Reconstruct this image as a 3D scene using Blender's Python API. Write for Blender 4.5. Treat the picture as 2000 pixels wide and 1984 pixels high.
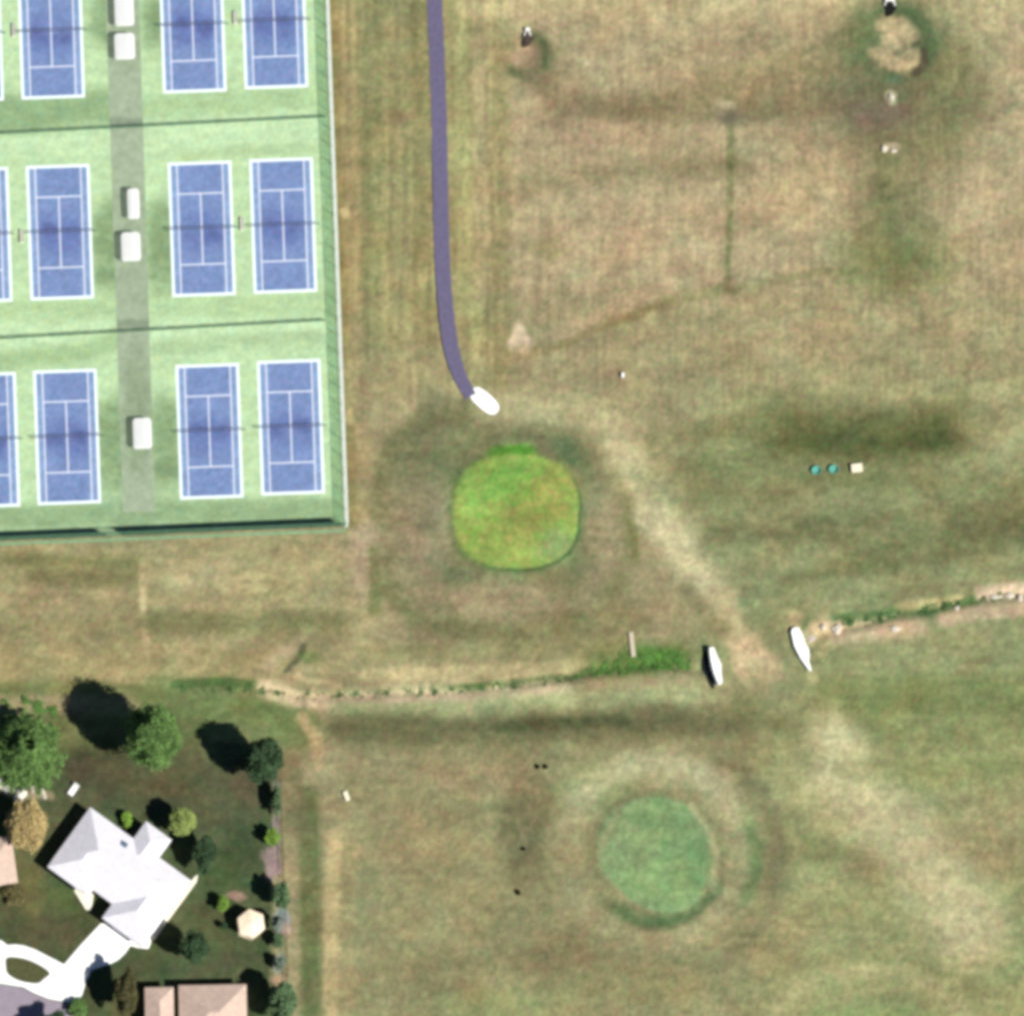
import bpy, bmesh, math, random
import numpy as np
from mathutils import Vector, Matrix
random.seed(7)
for o in list(bpy.data.objects): bpy.data.objects.remove(o)
R = math.radians
scn = bpy.context.scene

# ------------------------------------------------------------------ camera
SC = 10.8                      # photograph pixels per metre on the ground
LX, LY = 0.16, 0.26            # lean of upright things (view slightly from the south-south-west)
H = 1200.0
WID = 2000 / SC
cam_d = bpy.data.cameras.new('camera')
cam = bpy.data.objects.new('camera', cam_d)
scn.collection.objects.link(cam); scn.camera = cam
cam.location = (-LX * H, -LY * H, H)
cam_d.sensor_fit = 'HORIZONTAL'; cam_d.sensor_width = 36
cam_d.lens = 36 * H / WID
cam_d.shift_x = LX * H / WID; cam_d.shift_y = LY * H / WID
cam_d.clip_start = 1; cam_d.clip_end = 6000

# ------------------------------------------------------------------ world, sun, exposure
SUN_EL, SUN_AZ = 46.5, 126.0   # azimuth clockwise from north (+Y)
w = bpy.data.worlds.new('World'); scn.world = w; w.use_nodes = True
nt = w.node_tree; nt.nodes.clear()
sky = nt.nodes.new('ShaderNodeTexSky'); sky.sky_type = 'NISHITA'; sky.sun_disc = False; sky.altitude = 2500; sky.dust_density = .2
sky.sun_elevation = R(SUN_EL); sky.sun_rotation = R(SUN_AZ)
bg = nt.nodes.new('ShaderNodeBackground'); bg.inputs[1].default_value = 0.05
out = nt.nodes.new('ShaderNodeOutputWorld')
nt.links.new(sky.outputs[0], bg.inputs[0]); nt.links.new(bg.outputs[0], out.inputs[0])
sd = bpy.data.lights.new('sun', 'SUN'); sd.energy = 5.0; sd.angle = R(0.5); sd.color = (1, 0.965, 0.90)
sun = bpy.data.objects.new('sun', sd); scn.collection.objects.link(sun)
sv = Vector((math.sin(R(SUN_AZ)) * math.cos(R(SUN_EL)), math.cos(R(SUN_AZ)) * math.cos(R(SUN_EL)), math.sin(R(SUN_EL))))
sun.rotation_euler = sv.to_track_quat('Z', 'Y').to_euler(); sun.location = sv * 300
scn.view_settings.view_transform = 'Standard'; scn.view_settings.look = 'None'
scn.view_settings.gamma = 1; scn.view_settings.use_curve_mapping = False
scn.view_settings.exposure = 0.44
scn.render.engine = 'CYCLES'
scn.cycles.pixel_filter_type = 'BLACKMAN_HARRIS'; scn.cycles.filter_width = 4.5   # soft optics of the aerial camera
GAIN = (5.0 * math.sin(R(SUN_EL)) / math.pi + 0.10) * 2 ** 0.44

# ------------------------------------------------------------------ helpers
def P(sx, sy, h=0.0):
    """photo position of a point h metres above the ground -> place on the plan, metres"""
    return ((sx - 1000) / SC - LX * h, (992 - sy) / SC - LY * h)
def lin(c):
    c = np.asarray(c, float) / 255.0
    return np.where(c <= 0.04045, c / 12.92, ((c + 0.055) / 1.055) ** 2.4)
def alb(c):                    # albedo of a flat surface that photographs as sRGB c
    return np.clip(lin(c) / GAIN, 0.002, 0.85)
def A(r, g, b): return tuple(float(v) for v in alb((r, g, b)))

def link(o, parent=None):
    scn.collection.objects.link(o)
    if parent is not None: o.parent = parent
    return o
def tag(o, label=None, cat=None, group=None, kind=None):
    if label: o['label'] = label
    if cat: o['category'] = cat
    if group: o['group'] = group
    if kind: o['kind'] = kind
    return o
def empty(name, loc, rz=0):
    o = bpy.data.objects.new(name, None); o.location = loc; o.rotation_euler = (0, 0, rz); o.empty_display_size = .5
    return link(o)
def copy_tree(src, parent=None):
    c = src.copy(); link(c, parent)
    for ch in list(src.children): copy_tree(ch, c)
    return c

class MB:
    def __init__(s): s.v = []; s.f = []
    def add(s, vs, fs):
        n = len(s.v); s.v += [tuple(v) for v in vs]; s.f += [tuple(i + n for i in f) for f in fs]; return s
    def box(s, c, d, rz=0.0):
        x, y, z = c; a, b, h = d[0] / 2, d[1] / 2, d[2] / 2; co, si = math.cos(rz), math.sin(rz)
        vs = []
        for dz in (-h, h):
            for dx, dy in ((-a, -b), (a, -b), (a, b), (-a, b)):
                vs.append((x + dx * co - dy * si, y + dx * si + dy * co, z + dz))
        return s.add(vs, [(3, 2, 1, 0), (4, 5, 6, 7), (0, 1, 5, 4), (1, 2, 6, 5), (2, 3, 7, 6), (3, 0, 4, 7)])
    def tube(s, p0, p1, r0, r1=None, n=8):
        r1 = r0 if r1 is None else r1
        p0 = Vector(p0); p1 = Vector(p1); d = (p1 - p0).normalized()
        u = d.cross(Vector((0, 0, 1)) if abs(d.z) < .9 else Vector((1, 0, 0))).normalized(); w_ = d.cross(u)
        vs = []
        for p, r in ((p0, r0), (p1, r1)):
            for k in range(n):
                t = 2 * math.pi * k / n; vs.append(p + u * math.cos(t) * r + w_ * math.sin(t) * r)
        fs = [(k, (k + 1) % n, n + (k + 1) % n, n + k) for k in range(n)]
        fs += [tuple(range(n))[::-1], tuple(range(n, 2 * n))]
        return s.add(vs, fs)
    def prism(s, pts, z0, z1):
        n = len(pts)
        vs = [(x, y, z0) for x, y in pts] + [(x, y, z1) for x, y in pts]
        fs = [(k, (k + 1) % n, n + (k + 1) % n, n + k) for k in range(n)] + [tuple(range(n))[::-1], tuple(range(n, 2 * n))]
        return s.add(vs, fs)
    def build(s, name, mat, parent=None, bevel=0, smooth=False):
        me = bpy.data.meshes.new(name); me.from_pydata(s.v, [], s.f)
        bm = bmesh.new(); bm.from_mesh(me); bmesh.ops.recalc_face_normals(bm, faces=bm.faces)
        if bevel: bmesh.ops.bevel(bm, geom=list(bm.edges), offset=bevel, segments=2, affect='EDGES', clamp_overlap=True)
        bm.to_mesh(me); bm.free()
        if smooth: me.shade_smooth()
        me.materials.append(mat)
        return link(bpy.data.objects.new(name, me), parent)

def smooth_noise(x, y, seed=0):
    xi = np.floor(x).astype(np.int64); yi = np.floor(y).astype(np.int64)
    fx = x - xi; fy = y - yi; fx = fx * fx * (3 - 2 * fx); fy = fy * fy * (3 - 2 * fy)
    def h(a, b):
        n = (a * 374761393 + b * 668265263 + seed * 1274126177) & 0xFFFFFFFF
        n = ((n ^ (n >> 13)) * 1274126177) & 0xFFFFFFFF
        n = ((n ^ (n >> 16)) * 2246822519) & 0xFFFFFFFF
        return ((n ^ (n >> 15)) & 0xFFFFFF) / float(0xFFFFFF)
    return ((h(xi, yi) * (1 - fx) + h(xi + 1, yi) * fx) * (1 - fy) + (h(xi, yi + 1) * (1 - fx) + h(xi + 1, yi + 1) * fx) * fy) * 2 - 1
def fbm(x, y, seed=0, n=3):
    t = 0; a = 1; s = 0
    for k in range(n):
        co, si = math.cos(.6 + 1.1 * k), math.sin(.6 + 1.1 * k)
        t = t + a * smooth_noise((x * co - y * si) * 2 ** k + 31.7 * k, (x * si + y * co) * 2 ** k - 17.3 * k, seed + k); s += a; a *= .55
    return t / s
def sstep(a, b, x):
    t = np.clip((x - a) / (b - a), 0, 1); return t * t * (3 - 2 * t)

MS = 1.0352      # plan notes below are in a 1932-wide reading of the photograph
class Canvas:    # ground-cover colours over plan positions
    def __init__(s, X, Y, base):
        s.x = (X * SC + 1000) / MS; s.y = (992 - Y * SC) / MS
        s.c = np.empty(X.shape + (3,)); s.c[:] = base
        s.wx = s.x + 9 * fbm(s.x / 34, s.y / 34, 3); s.wy = s.y + 9 * fbm(s.x / 34, s.y / 34, 9)
        s.tex = .5 + .5 * fbm(s.x / 22, s.y / 15, 21, 3)
    def put(s, m, col, al, patchy=0.0):
        m = m * al
        if patchy: m = m * (1 - patchy + patchy * np.clip(2.2 * s.tex - .35, 0, 1))
        s.c += (np.asarray(col, float) - s.c) * m[..., None]
    def blob(s, cx, cy, rx, ry, col, al=1, soft=.35, ang=0, p=2, patchy=0., warp=True):
        x = (s.wx if warp else s.x) - cx; y = (s.wy if warp else s.y) - cy
        co, si = math.cos(R(ang)), math.sin(R(ang))
        u = np.abs(x * co + y * si) / rx; v = np.abs(-x * si + y * co) / ry
        d = (u ** p + v ** p) ** (1 / p)
        s.put(sstep(1 + soft, 1 - soft, d) if soft > 0 else (d < 1) * 1., col, al, patchy)
    def ring(s, cx, cy, rx, ry, wd, col, al=1, a0=0, a1=360, p=2, patchy=0.):
        x = s.wx * .35 + s.x * .65 - cx; y = s.wy * .35 + s.y * .65 - cy
        d = ((np.abs(x) / rx) ** p + (np.abs(y) / ry) ** p) ** (1 / p)
        t = np.degrees(np.arctan2(y, x)) % 360
        if a1 - a0 < 360:
            mid = (a0 + a1) / 2; dt = np.abs((t - mid + 180) % 360 - 180); am = sstep((a1 - a0) / 2 + 18, (a1 - a0) / 2 - 18, dt)
        else: am = 1
        s.put(sstep(1, 0, np.abs(d - 1) * rx / wd) * am, col, al, patchy)
    def stroke(s, pts, wd, col, al=1, soft=.5, patchy=0., warp=.5):
        px = s.wx * warp + s.x * (1 - warp); py = s.wy * warp + s.y * (1 - warp)
        best = np.full(px.shape, 1e9)
        for (x0, y0), (x1, y1) in zip(pts[:-1], pts[1:]):
            dx, dy = x1 - x0, y1 - y0; L = dx * dx + dy * dy
            t = np.clip(((px - x0) * dx + (py - y0) * dy) / L, 0, 1)
            best = np.minimum(best, np.hypot(px - x0 - t * dx, py - y0 - t * dy))
        s.put(sstep(1 + soft, 1 - soft, best / wd), col, al, patchy)
    def box(s, x0, y0, x1, y1, col, al=1, soft=20, patchy=0.):
        m = sstep(x0 - soft, x0 + soft, s.wx) * sstep(x1 + soft, x1 - soft, s.wx) * sstep(y0 - soft, y0 + soft, s.wy) * sstep(y1 + soft, y1 - soft, s.wy)
        s.put(m, col, al, patchy)

# ------------------------------------------------------------------ materials
MATS = {}
def mat(name, col, rough=.8, var=.12, scale=1.5, spec=.2, metal=0, alpha=None, attr=False, bump=0.0, bscale=8, detail=4, coords='Object', transl=0):
    m = bpy.data.materials.new(name); m.use_nodes = True; n = m.node_tree.nodes; l = m.node_tree.links
    b = n['Principled BSDF']; b.inputs['Roughness'].default_value = rough
    b.inputs['Specular IOR Level'].default_value = spec; b.inputs['Metallic'].default_value = metal
    tc = n.new('ShaderNodeTexCoord'); no = n.new('ShaderNodeTexNoise'); no.inputs['Scale'].default_value = scale; no.inputs['Detail'].default_value = detail
    l.new(tc.outputs[coords], no.inputs['Vector'])
    mr = n.new('ShaderNodeMapRange'); mr.inputs[1].default_value = .3; mr.inputs[2].default_value = .7
    mr.inputs[3].default_value = 1 - var; mr.inputs[4].default_value = 1 + var
    l.new(no.outputs['Fac'], mr.inputs[0])
    mx = n.new('ShaderNodeMix'); mx.data_type = 'RGBA'; mx.blend_type = 'MULTIPLY'; mx.inputs[0].default_value = 1
    if attr:
        at = n.new('ShaderNodeAttribute'); at.attribute_name = 'cover'; l.new(at.outputs['Color'], mx.inputs[6])
    else: mx.inputs[6].default_value = (*col, 1)
    l.new(mr.outputs[0], mx.inputs[7]); l.new(mx.outputs[2], b.inputs['Base Color'])
    if bump:
        nb = n.new('ShaderNodeTexNoise'); nb.inputs['Scale'].default_value = bscale; nb.inputs['Detail'].default_value = 6
        l.new(tc.outputs[coords], nb.inputs['Vector'])
        bp = n.new('ShaderNodeBump'); bp.inputs['Strength'].default_value = bump; bp.inputs['Distance'].default_value = .1
        l.new(nb.outputs['Fac'], bp.inputs['Height']); l.new(bp.outputs[0], b.inputs['Normal'])
    if alpha is not None:
        tr = n.new('ShaderNodeBsdfTransparent'); ms = n.new('ShaderNodeMixShader'); ms.inputs[0].default_value = alpha
        l.new(tr.outputs[0], ms.inputs[1]); l.new(b.outputs[0], ms.inputs[2]); l.new(ms.outputs[0], n['Material Output'].inputs['Surface'])
    MATS[name] = m; return m
M_ground = mat('meadow_grass', None, .95, .09, 1.1, .05, attr=True, bump=.5, bscale=1.6, detail=6)
M_court_s = mat('court_acrylic', None, .85, .05, 1.6, .1, attr=True, detail=6)
M_blue = mat('blue_acrylic', None, .85, .05, 1.2, .1, attr=True, detail=5)
M_line = mat('white_line_paint', (.64, .67, .76), .7, .04)
M_line2 = mat('bright_line_paint', (.70, .78, .80), .7, .06)
M_mesh_g = mat('green_vinyl_wire', (.10, .2, .12), .6, .1)
M_screen = mat('dark_windscreen', (.012, .05, .042), .9, .2)
M_screen2 = mat('faded_windscreen', (.07, .14, .09), .9, .2)
M_galv = mat('galvanised_steel', (.8, .84, .78), .6, .1)
M_postg = mat('green_steel_post', (.05, .12, .08), .5, .1)
M_kerb = mat('pale_green_kerb', A(214, 236, 206), .9, .12, .8)
M_net = mat('black_net_cord', (.012, .012, .016), .8, .1)
M_band = mat('white_net_tape', (.30, .34, .48), .7, .05)
M_cloth = mat('white_shade_cloth', (.85, .85, .85), .8, .03, alpha=.66)
M_white = mat('white_painted_metal', (.8, .8, .78), .5, .04)
M_walk = mat('grey_court_walk', None, .9, .1, .9, .1, attr=True, bump=.1)
M_path = mat('purple_grey_asphalt', A(122, 115, 146), .9, .10, 1.2, .1, bump=.3, bscale=20, detail=6)
M_conc = mat('pale_concrete', (.72, .70, .66), .85, .07, .7, bump=.1)
M_whconc = mat('white_concrete', (.82, .82, .80), .85, .05, .9, bump=.1)
M_road = mat('street_asphalt', A(176, 164, 178), .9, .07, .8, bump=.2, bscale=15)
M_roof1 = mat('pale_grey_shingle', (.66, .645, .69), .85, .07, 1.2, bump=.35, bscale=5)
M_roof2 = mat('tan_pink_shingle', A(240, 212, 194), .9, .12, 1.1, bump=.3, bscale=5)
M_roof3 = mat('peach_roof', (.85, .70, .52), .8, .08, 1.5)
M_wallc = mat('cream_stucco', (.68, .62, .48), .9, .05)
M_glass = mat('window_glass', (.03, .04, .05), .1, .05, spec=.5)
M_dark = mat('dark_opening', (.006, .006, .007), .9, .1)
M_iron = mat('black_iron', (.02, .02, .02), .5, .1)
M_rock = mat('pale_rock', (.50, .45, .36), .95, .2, 1.5, bump=.6, bscale=3)
M_rockw = mat('white_rock', (.70, .67, .58), .95, .12, 1.5, bump=.5, bscale=3)
M_teal = mat('teal_plastic', (.10, .34, .27), .6, .08)
M_wood = mat('weathered_wood', (.55, .48, .36), .9, .15, 2)
M_bark = mat('tree_bark', (.09, .065, .045), .95, .25, 3, bump=.5)
def leafmat(name, c, var=.35, scale=.9): return mat(name, c, .75, var, scale, .15, detail=5)
L_green = leafmat('leaf_mid_green', (.115, .205, .058), .6, .55)
L_dark = leafmat('leaf_dark_green', (.045, .085, .038), .4, .7)
L_gold = leafmat('leaf_golden', (.46, .36, .16), .2, .4)
L_yell = leafmat('leaf_yellow_green', (.27, .34, .10), .18, .5)
L_lime = leafmat('leaf_lime', (.20, .34, .055), .25, .5)
L_sage = leafmat('leaf_sage', (.105, .175, .08), .35, .5)
L_olive = leafmat('leaf_olive', (.09, .085, .035), .35, .8)
L_ditch = leafmat('ditch_green', (.12, .25, .06), .3, .5)
L_bankd = leafmat('bank_green', (.11, .20, .07), .3, .5)

# ------------------------------------------------------------------ terrain
def seg_dist(X, Y, pts):
    best = np.full(np.shape(X), 1e9)
    for (x0, y0), (x1, y1) in zip(pts[:-1], pts[1:]):
        dx, dy = x1 - x0, y1 - y0; L = dx * dx + dy * dy
        t = np.clip(((X - x0) * dx + (Y - y0) * dy) / L, 0, 1)
        best = np.minimum(best, np.hypot(X - x0 - t * dx, Y - y0 - t * dy))
    return best
def MP(pts, h=0): return [P(x * MS, y * MS, h) for x, y in pts]
DITCH_W = MP([(-200, 1305), (330, 1302), (430, 1300), (500, 1304), (620, 1314), (700, 1308), (850, 1303), (960, 1293), (1060, 1280), (1150, 1262), (1240, 1250), (1318, 1262)])
DITCH_E = MP([(1520, 1222), (1560, 1192), (1640, 1172), (1750, 1148), (1850, 1128), (1932, 1118), (2200, 1090)])
def height(X, Y):
    X = np.asarray(X, float); Y = np.asarray(Y, float)
    z = np.zeros(X.shape)
    dw = seg_dist(X, Y, DITCH_W); z -= .55 * np.exp(-(dw / 1.0) ** 2) * sstep(-50, -35, X)
    de = seg_dist(X, Y, DITCH_E); z -= .6 * np.exp(-(de / 1.1) ** 2)
    def knoll(cx, cy, r, a, wd, p=2):
        x, y = P(cx, cy); d = (np.abs((X - x)) ** p + np.abs(Y - y) ** p) ** (1 / p)
        return a * sstep(r + wd, r - wd, d)
    z += knoll(1008, 1003, 11.4, .35, 1.2, 2.4) + knoll(1280, 1668, 11.0, .35, 1.3)
    x, y = P(1034, 95); z -= .8 * np.exp(-(np.hypot(X - x, Y - y) / 2.0) ** 2)
    x, y = P(1745, 75); z -= .5 * np.exp(-(np.hypot((X - x), (Y - y)) / 4.0) ** 2)
    # long low swells of the course, kept off the paved ground
    off = sstep(-27, -12, X) * sstep(0, 6, 100 - np.abs(X))
    z += off * .45 * smooth_noise(X / 21 + 5, Y / 12 + 2, 4) * .6
    return z
def hz(x, y): return float(height(np.array([x]), np.array([y]))[0])

fine = .30
fx = np.arange(-96, 96.01, fine); far = np.array([-2600, -1200, -600, -350, -220, -160, -130, -112, -102])
gx = np.concatenate([far, fx, -far[::-1]]); gy = gx.copy()
GX, GY = np.meshgrid(gx, gy)
def grid_mesh(name, X, Y, Z, col, m, parent=None):
    ny, nx = X.shape
    v = np.stack([X, Y, Z], -1).reshape(-1, 3)
    i = np.arange(ny * nx).reshape(ny, nx)
    q = np.stack([i[:-1, :-1], i[:-1, 1:], i[1:, 1:], i[1:, :-1]], -1).reshape(-1, 4)
    me = bpy.data.meshes.new(name)
    me.vertices.add(len(v)); me.vertices.foreach_set('co', v.ravel())
    me.loops.add(q.size); me.loops.foreach_set('vertex_index', q.ravel().astype(np.int32))
    me.polygons.add(len(q)); me.polygons.foreach_set('loop_start', (np.arange(len(q)) * 4).astype(np.int32))
    me.update(calc_edges=True)
    at = me.color_attributes.new('cover', 'FLOAT_COLOR', 'POINT')
    c4 = np.concatenate([alb(np.clip(col, 4, 254)), np.ones(col.shape[:-1] + (1,))], -1).reshape(-1, 4)
    at.data.foreach_set('color', c4.astype(np.float32).ravel())
    me.shade_smooth(); me.materials.append(m)
    return link(bpy.data.objects.new(name, me), parent)

C = Canvas(GX, GY, (163, 154, 108))
# broad cover
C.box(930, -400, 2600, 560, (181, 166, 122), 1, 60)
C.box(1300, 640, 2600, 1300, (146, 152, 100), .95, 70)
C.box(1180, 560, 2600, 780, (168, 160, 112), .8, 60)
C.box(640, 1330, 1460, 2400, (151, 149, 100), .95, 60)
C.box(1430, 1380, 2600, 2400, (154, 159, 103), .95, 60)
C.box(-600, 1020, 700, 1290, (166, 158, 108), .9, 25)
C.box(1500, 1270, 2600, 1420, (141, 150, 92), .9, 40)
C.box(600, -400, 960, 740, (158, 151, 98), .9, 18)
# strips east of the courts
C.stroke([(626, -40), (632, 250), (650, 620), (665, 980)], 14, (140, 128, 74), .75, .5)
C.stroke([(655, -40), (660, 300), (676, 700), (690, 1000)], 18, (172, 156, 104), .6, .6)
C.stroke([(700, -40), (706, 700)], 22, (140, 145, 92), .7, .5, .4)
C.stroke([(752, -40), (760, 640)], 20, (150, 148, 98), .7, .6, .3)
C.stroke([(790, -40), (795, 500), (806, 660)], 14, (142, 140, 88), .6, .5, .4)
C.stroke([(866, -40), (872, 300), (880, 520), (905, 640)], 16, (174, 174, 112), .8, .5, .3)
C.stroke([(905, -40), (910, 560)], 16, (186, 172, 122), .8, .6, .3)
C.stroke([(960, -40), (962, 150)], 18, (190, 180, 125), .5, .6)
C.box(640, 640, 900, 800, (170, 164, 116), .6, 40, .3)
C.blob(686, 1060, 32, 70, (186, 168, 128), .8, .5)
# top field
C.stroke([(880, 8), (1200, 6), (1600, 4), (2100, 8)], 22, (208, 196, 140), .7, .7, .3)
C.blob(1500, 30, 260, 34, (202, 184, 134), .6, .5, 0, 2, .3)
C.blob(1850, 80, 110, 55, (200, 188, 138), .55, .5, 0, 2, .3)
C.blob(1330, 110, 300, 50, (176, 160, 116), .4, .6, 0, 2, .4)
C.stroke([(1050, 200), (1230, 205), (1380, 208), (1560, 200), (1660, 190)], 24, (128, 118, 80), .85, .8, .35)
C.stroke([(1330, 165), (1480, 130), (1600, 110)], 34, (142, 130, 84), .7, .7, .5)
C.stroke([(1240, 200), (1420, 186), (1560, 170)], 28, (138, 126, 84), .6, .7, .4)
C.blob(1060, 200, 50, 46, (146, 128, 92), .6, .6, 20, 2, .4)
C.stroke([(950, 352), (1080, 340), (1180, 322), (1400, 315)], 22, (142, 134, 92), .75, .8, .4)
C.stroke([(1378, 180), (1378, 330), (1376, 440), (1372, 545)], 7, (118, 122, 74), .9, .7, .6, .25)
C.blob(1378, 222, 26, 15, (118, 108, 84), .8, .6)
C.blob(1370, 196, 16, 8, (196, 182, 140), .8, .6)
C.blob(1372, 542, 24, 8, (122, 118, 76), .8, .6)
C.stroke([(1030, 662), (1120, 620), (1200, 594), (1260, 566)], 9, (134, 122, 74), .75, .7, .4)
C.stroke([(1260, 566), (1380, 545), (1550, 515), (1660, 512)], 10, (140, 140, 88), .6, .7, .5)
C.stroke([(1050, 630), (1260, 540)], 16, (190, 168, 126), .5, .6, .3)
C.blob(1030, 470, 34, 18, (144, 140, 86), .5, .6, 0, 2, .4)
C.blob(1220, 420, 130, 70, (190, 168, 126), .35, .6)
C.blob(1540, 370, 120, 60, (192, 174, 124), .45, .6)
C.blob(1500, 640, 110, 34, (190, 170, 122), .5, .6)
C.blob(1090, 250, 60, 32, (156, 132, 100), .5, .6)
# hollow by the small outlet
C.blob(1008, 118, 62, 54, (142, 128, 86), .75, .4, 35)
C.ring(993, 104, 38, 40, 17, (96, 102, 62), .98, -80, 150)
C.blob(990, 112, 24, 20, (192, 166, 126), .9, .4)
C.blob(987, 50, 15, 14, (222, 208, 150), .8, .5)
C.stroke([(1000, 130), (1050, 185)], 20, (134, 116, 82), .6, .6)
# wet ground below the large outlet
C.blob(1700, 120, 140, 130, (114, 120, 76), .9, .55, 0, 2, .2)
C.blob(1700, 205, 160, 84, (114, 108, 74), .9, .5, 0, 2, .2)
C.blob(1790, 200, 60, 120, (132, 132, 82), .6, .5, 0, 2, .3)
C.stroke([(1690, 250), (1690, 360), (1680, 470)], 72, (126, 124, 80), .85, .7, .3)
C.stroke([(1672, 300), (1672, 400), (1676, 470)], 20, (116, 122, 72), .6, .7, .4)
C.blob(1690, 495, 120, 66, (116, 128, 74), .8, .6, 0, 2, .4)
C.blob(1660, 215, 60, 28, (116, 92, 76), .75, .6)
C.blob(1690, 90, 82, 78, (92, 108, 66), .85, .4, 0, 2, .25)
C.ring(1690, 85, 66, 66, 22, (80, 104, 60), .9, 150, 400, 2, .2)
C.blob(1625, 60, 28, 40, (102, 124, 72), .7, .5, 0, 2, .3)
for x, y, rx, ry, an in ((1684, 44, 34, 17, 10), (1712, 58, 22, 16, 30), (1664, 104, 24, 15, 0), (1690, 120, 36, 14, 10), (1716, 116, 24, 19, -40), (1700, 84, 18, 28, 0), (1676, 74, 14, 16, 0)):
    C.blob(x, y, rx, ry, (212, 190, 142), .95, .45, an, 2, .45)
C.blob(1692, 100, 9, 8, (128, 136, 92), .8, .5); C.blob(1703, 92, 7, 12, (140, 138, 96), .7, .5)
C.stroke([(1742, 96), (1744, 120), (1728, 138)], 7, (70, 66, 46), .85, .6)
C.blob(1688, 150, 18, 8, (74, 104, 72), .8, .5)
C.blob(1682, 186, 11, 13, (212, 206, 164), .8, .4); C.blob(1680, 278, 15, 8, (212, 202, 162), .8, .5)
C.blob(1660, 60, 700, 500, (170, 165, 115), .15, .6)
# bare spots near path end, painted shadow of the marker post
C.blob(978, 648, 25, 17, (230, 208, 168), 1, .3); C.blob(976, 628, 13, 18, (224, 204, 162), .95, .4)
C.blob(990, 662, 36, 14, (150, 136, 86), .5, .6)
C.blob(648, 400, 11, 11, (206, 188, 128), .95, .4); C.blob(664, 785, 9, 12, (204, 190, 128), .9, .4)
C.blob(1160, 708, 16, 12, (142, 130, 94), .7, .6)  # shadow west of the marker post, painted into the cover
# first green: apron, darker rings, putting surface
C.blob(946, 985, 236, 212, (146, 141, 98), .9, .16, 0, 3, .1)
C.ring(945, 985, 230, 206, 30, (120, 124, 76), .85, 90, 270, 3, .3)
C.ring(945, 985, 234, 210, 30, (126, 128, 78), .7, 270, 450, 3, .3)
C.blob(830, 835, 100, 66, (118, 120, 78), .85, .5, -40, 2, .25)
C.blob(1010, 805, 140, 40, (132, 136, 88), .7, .5, 12, 2, .2)
C.ring(968, 965, 158, 144, 52, (124, 130, 84), .9, 0, 360, 2.4, .25)
C.blob(1075, 856, 46, 22, (96, 116, 72), .8, .6, 35, 2, .3)
C.blob(800, 1000, 50, 90, (150, 138, 104), .6, .5, 0, 2, .3)
C.blob(1140, 1010, 36, 80, (174, 160, 118), .6, .5, 0, 2, .3)
C.blob(950, 1130, 110, 34, (172, 154, 112), .7, .5, 0, 2, .3)
C.stroke([(860, 1185), (950, 1200), (1060, 1180), (1200, 1175)], 26, (134, 130, 82), .75, .7, .4)
C.stroke([(1186, 930), (1190, 1000), (1200, 1060)], 9, (122, 124, 70), .7, .7)
C.blob(974, 971, 127, 115, (92, 114, 64), .9, .12, 0, 2.4, .1)
C.blob(968, 860, 46, 22, (96, 158, 50), .95, .35)
C.blob(973, 966, 119, 108, (152, 178, 84), 1, .06, 0, 2.5, 0, False)
C.blob(935, 930, 70, 52, (130, 178, 74), .55, .7, 0, 2, .6)
C.blob(990, 905, 60, 30, (118, 166, 68), .55, .7, 0, 2, .6)
C.blob(1045, 930, 45, 48, (160, 166, 82), .85, .5, 0, 2, .35)
C.blob(940, 1030, 66, 34, (160, 184, 86), .7, .7, 0, 2, .5)
C.blob(1050, 1030, 34, 30, (160, 188, 116), .8, .6, -35)
C.blob(985, 980, 50, 40, (162, 158, 80), .6, .7, 0, 2, .8)
gm = sstep(1.05, .9, (np.abs(C.x - 973) / 119) ** 2.4 + (np.abs(C.y - 966) / 108) ** 2.4); gn = fbm(C.x / 7, C.y / 7, 131, 3) * gm
C.c[..., 0] += 26 * gn; C.c[..., 1] -= 6 * gn; C.c[..., 2] += 8 * gn
C.ring(973, 966, 122, 111, 5, (64, 96, 52), .7, -30, 110, 2.5)

# trodden pale strip running south-east
C.stroke([(930, 770), (1010, 772), (1090, 785), (1145, 806), (1190, 860)], 30, (188, 181, 130), .85, .8, .15)
C.stroke([(1130, 800), (1180, 850), (1210, 910)], 24, (194, 187, 134), .8, .8, .1)
C.stroke([(1185, 860), (1230, 940), (1262, 1000), (1300, 1060), (1350, 1130)], 36, (202, 195, 144), .95, .8, .1)
C.stroke([(1215, 970), (1262, 1010), (1310, 1090), (1340, 1120)], 22, (214, 206, 154), .9, .6, .1)
C.stroke([(1350, 1130), (1385, 1190), (1430, 1260)], 26, (200, 186, 134), .9, .5, .1)
C.blob(1430, 1258, 48, 36, (218, 198, 148), .95, .4, 35); C.blob(1400, 1210, 30, 28, (210, 192, 142), .7, .5)
C.stroke([(1295, 1110), (1330, 1160), (1370, 1190)], 16, (126, 122, 78), .6, .9, .3)
C.stroke([(1570, 1400), (1590, 1470)], 50, (206, 197, 146), 1, .9, .1)
C.stroke([(1590, 1480), (1680, 1560), (1760, 1640), (1820, 1740)], 64, (198, 193, 142), .95, .9, .15)
C.stroke([(1480, 1410), (1530, 1500), (1590, 1570)], 26, (176, 176, 118), .5, .7, .4)
C.blob(1850, 1760, 50, 60, (194, 180, 128), .6, .6, 0, 2, .3)
C.blob(1780, 1690, 46, 40, (198, 194, 134), .6, .6)
C.blob(1640, 1640, 60, 34, (140, 134, 88), .6, .6, 0, 2, .4)
C.blob(1860, 1600, 90, 60, (158, 146, 100), .7, .6, 0, 2, .4)
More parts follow.
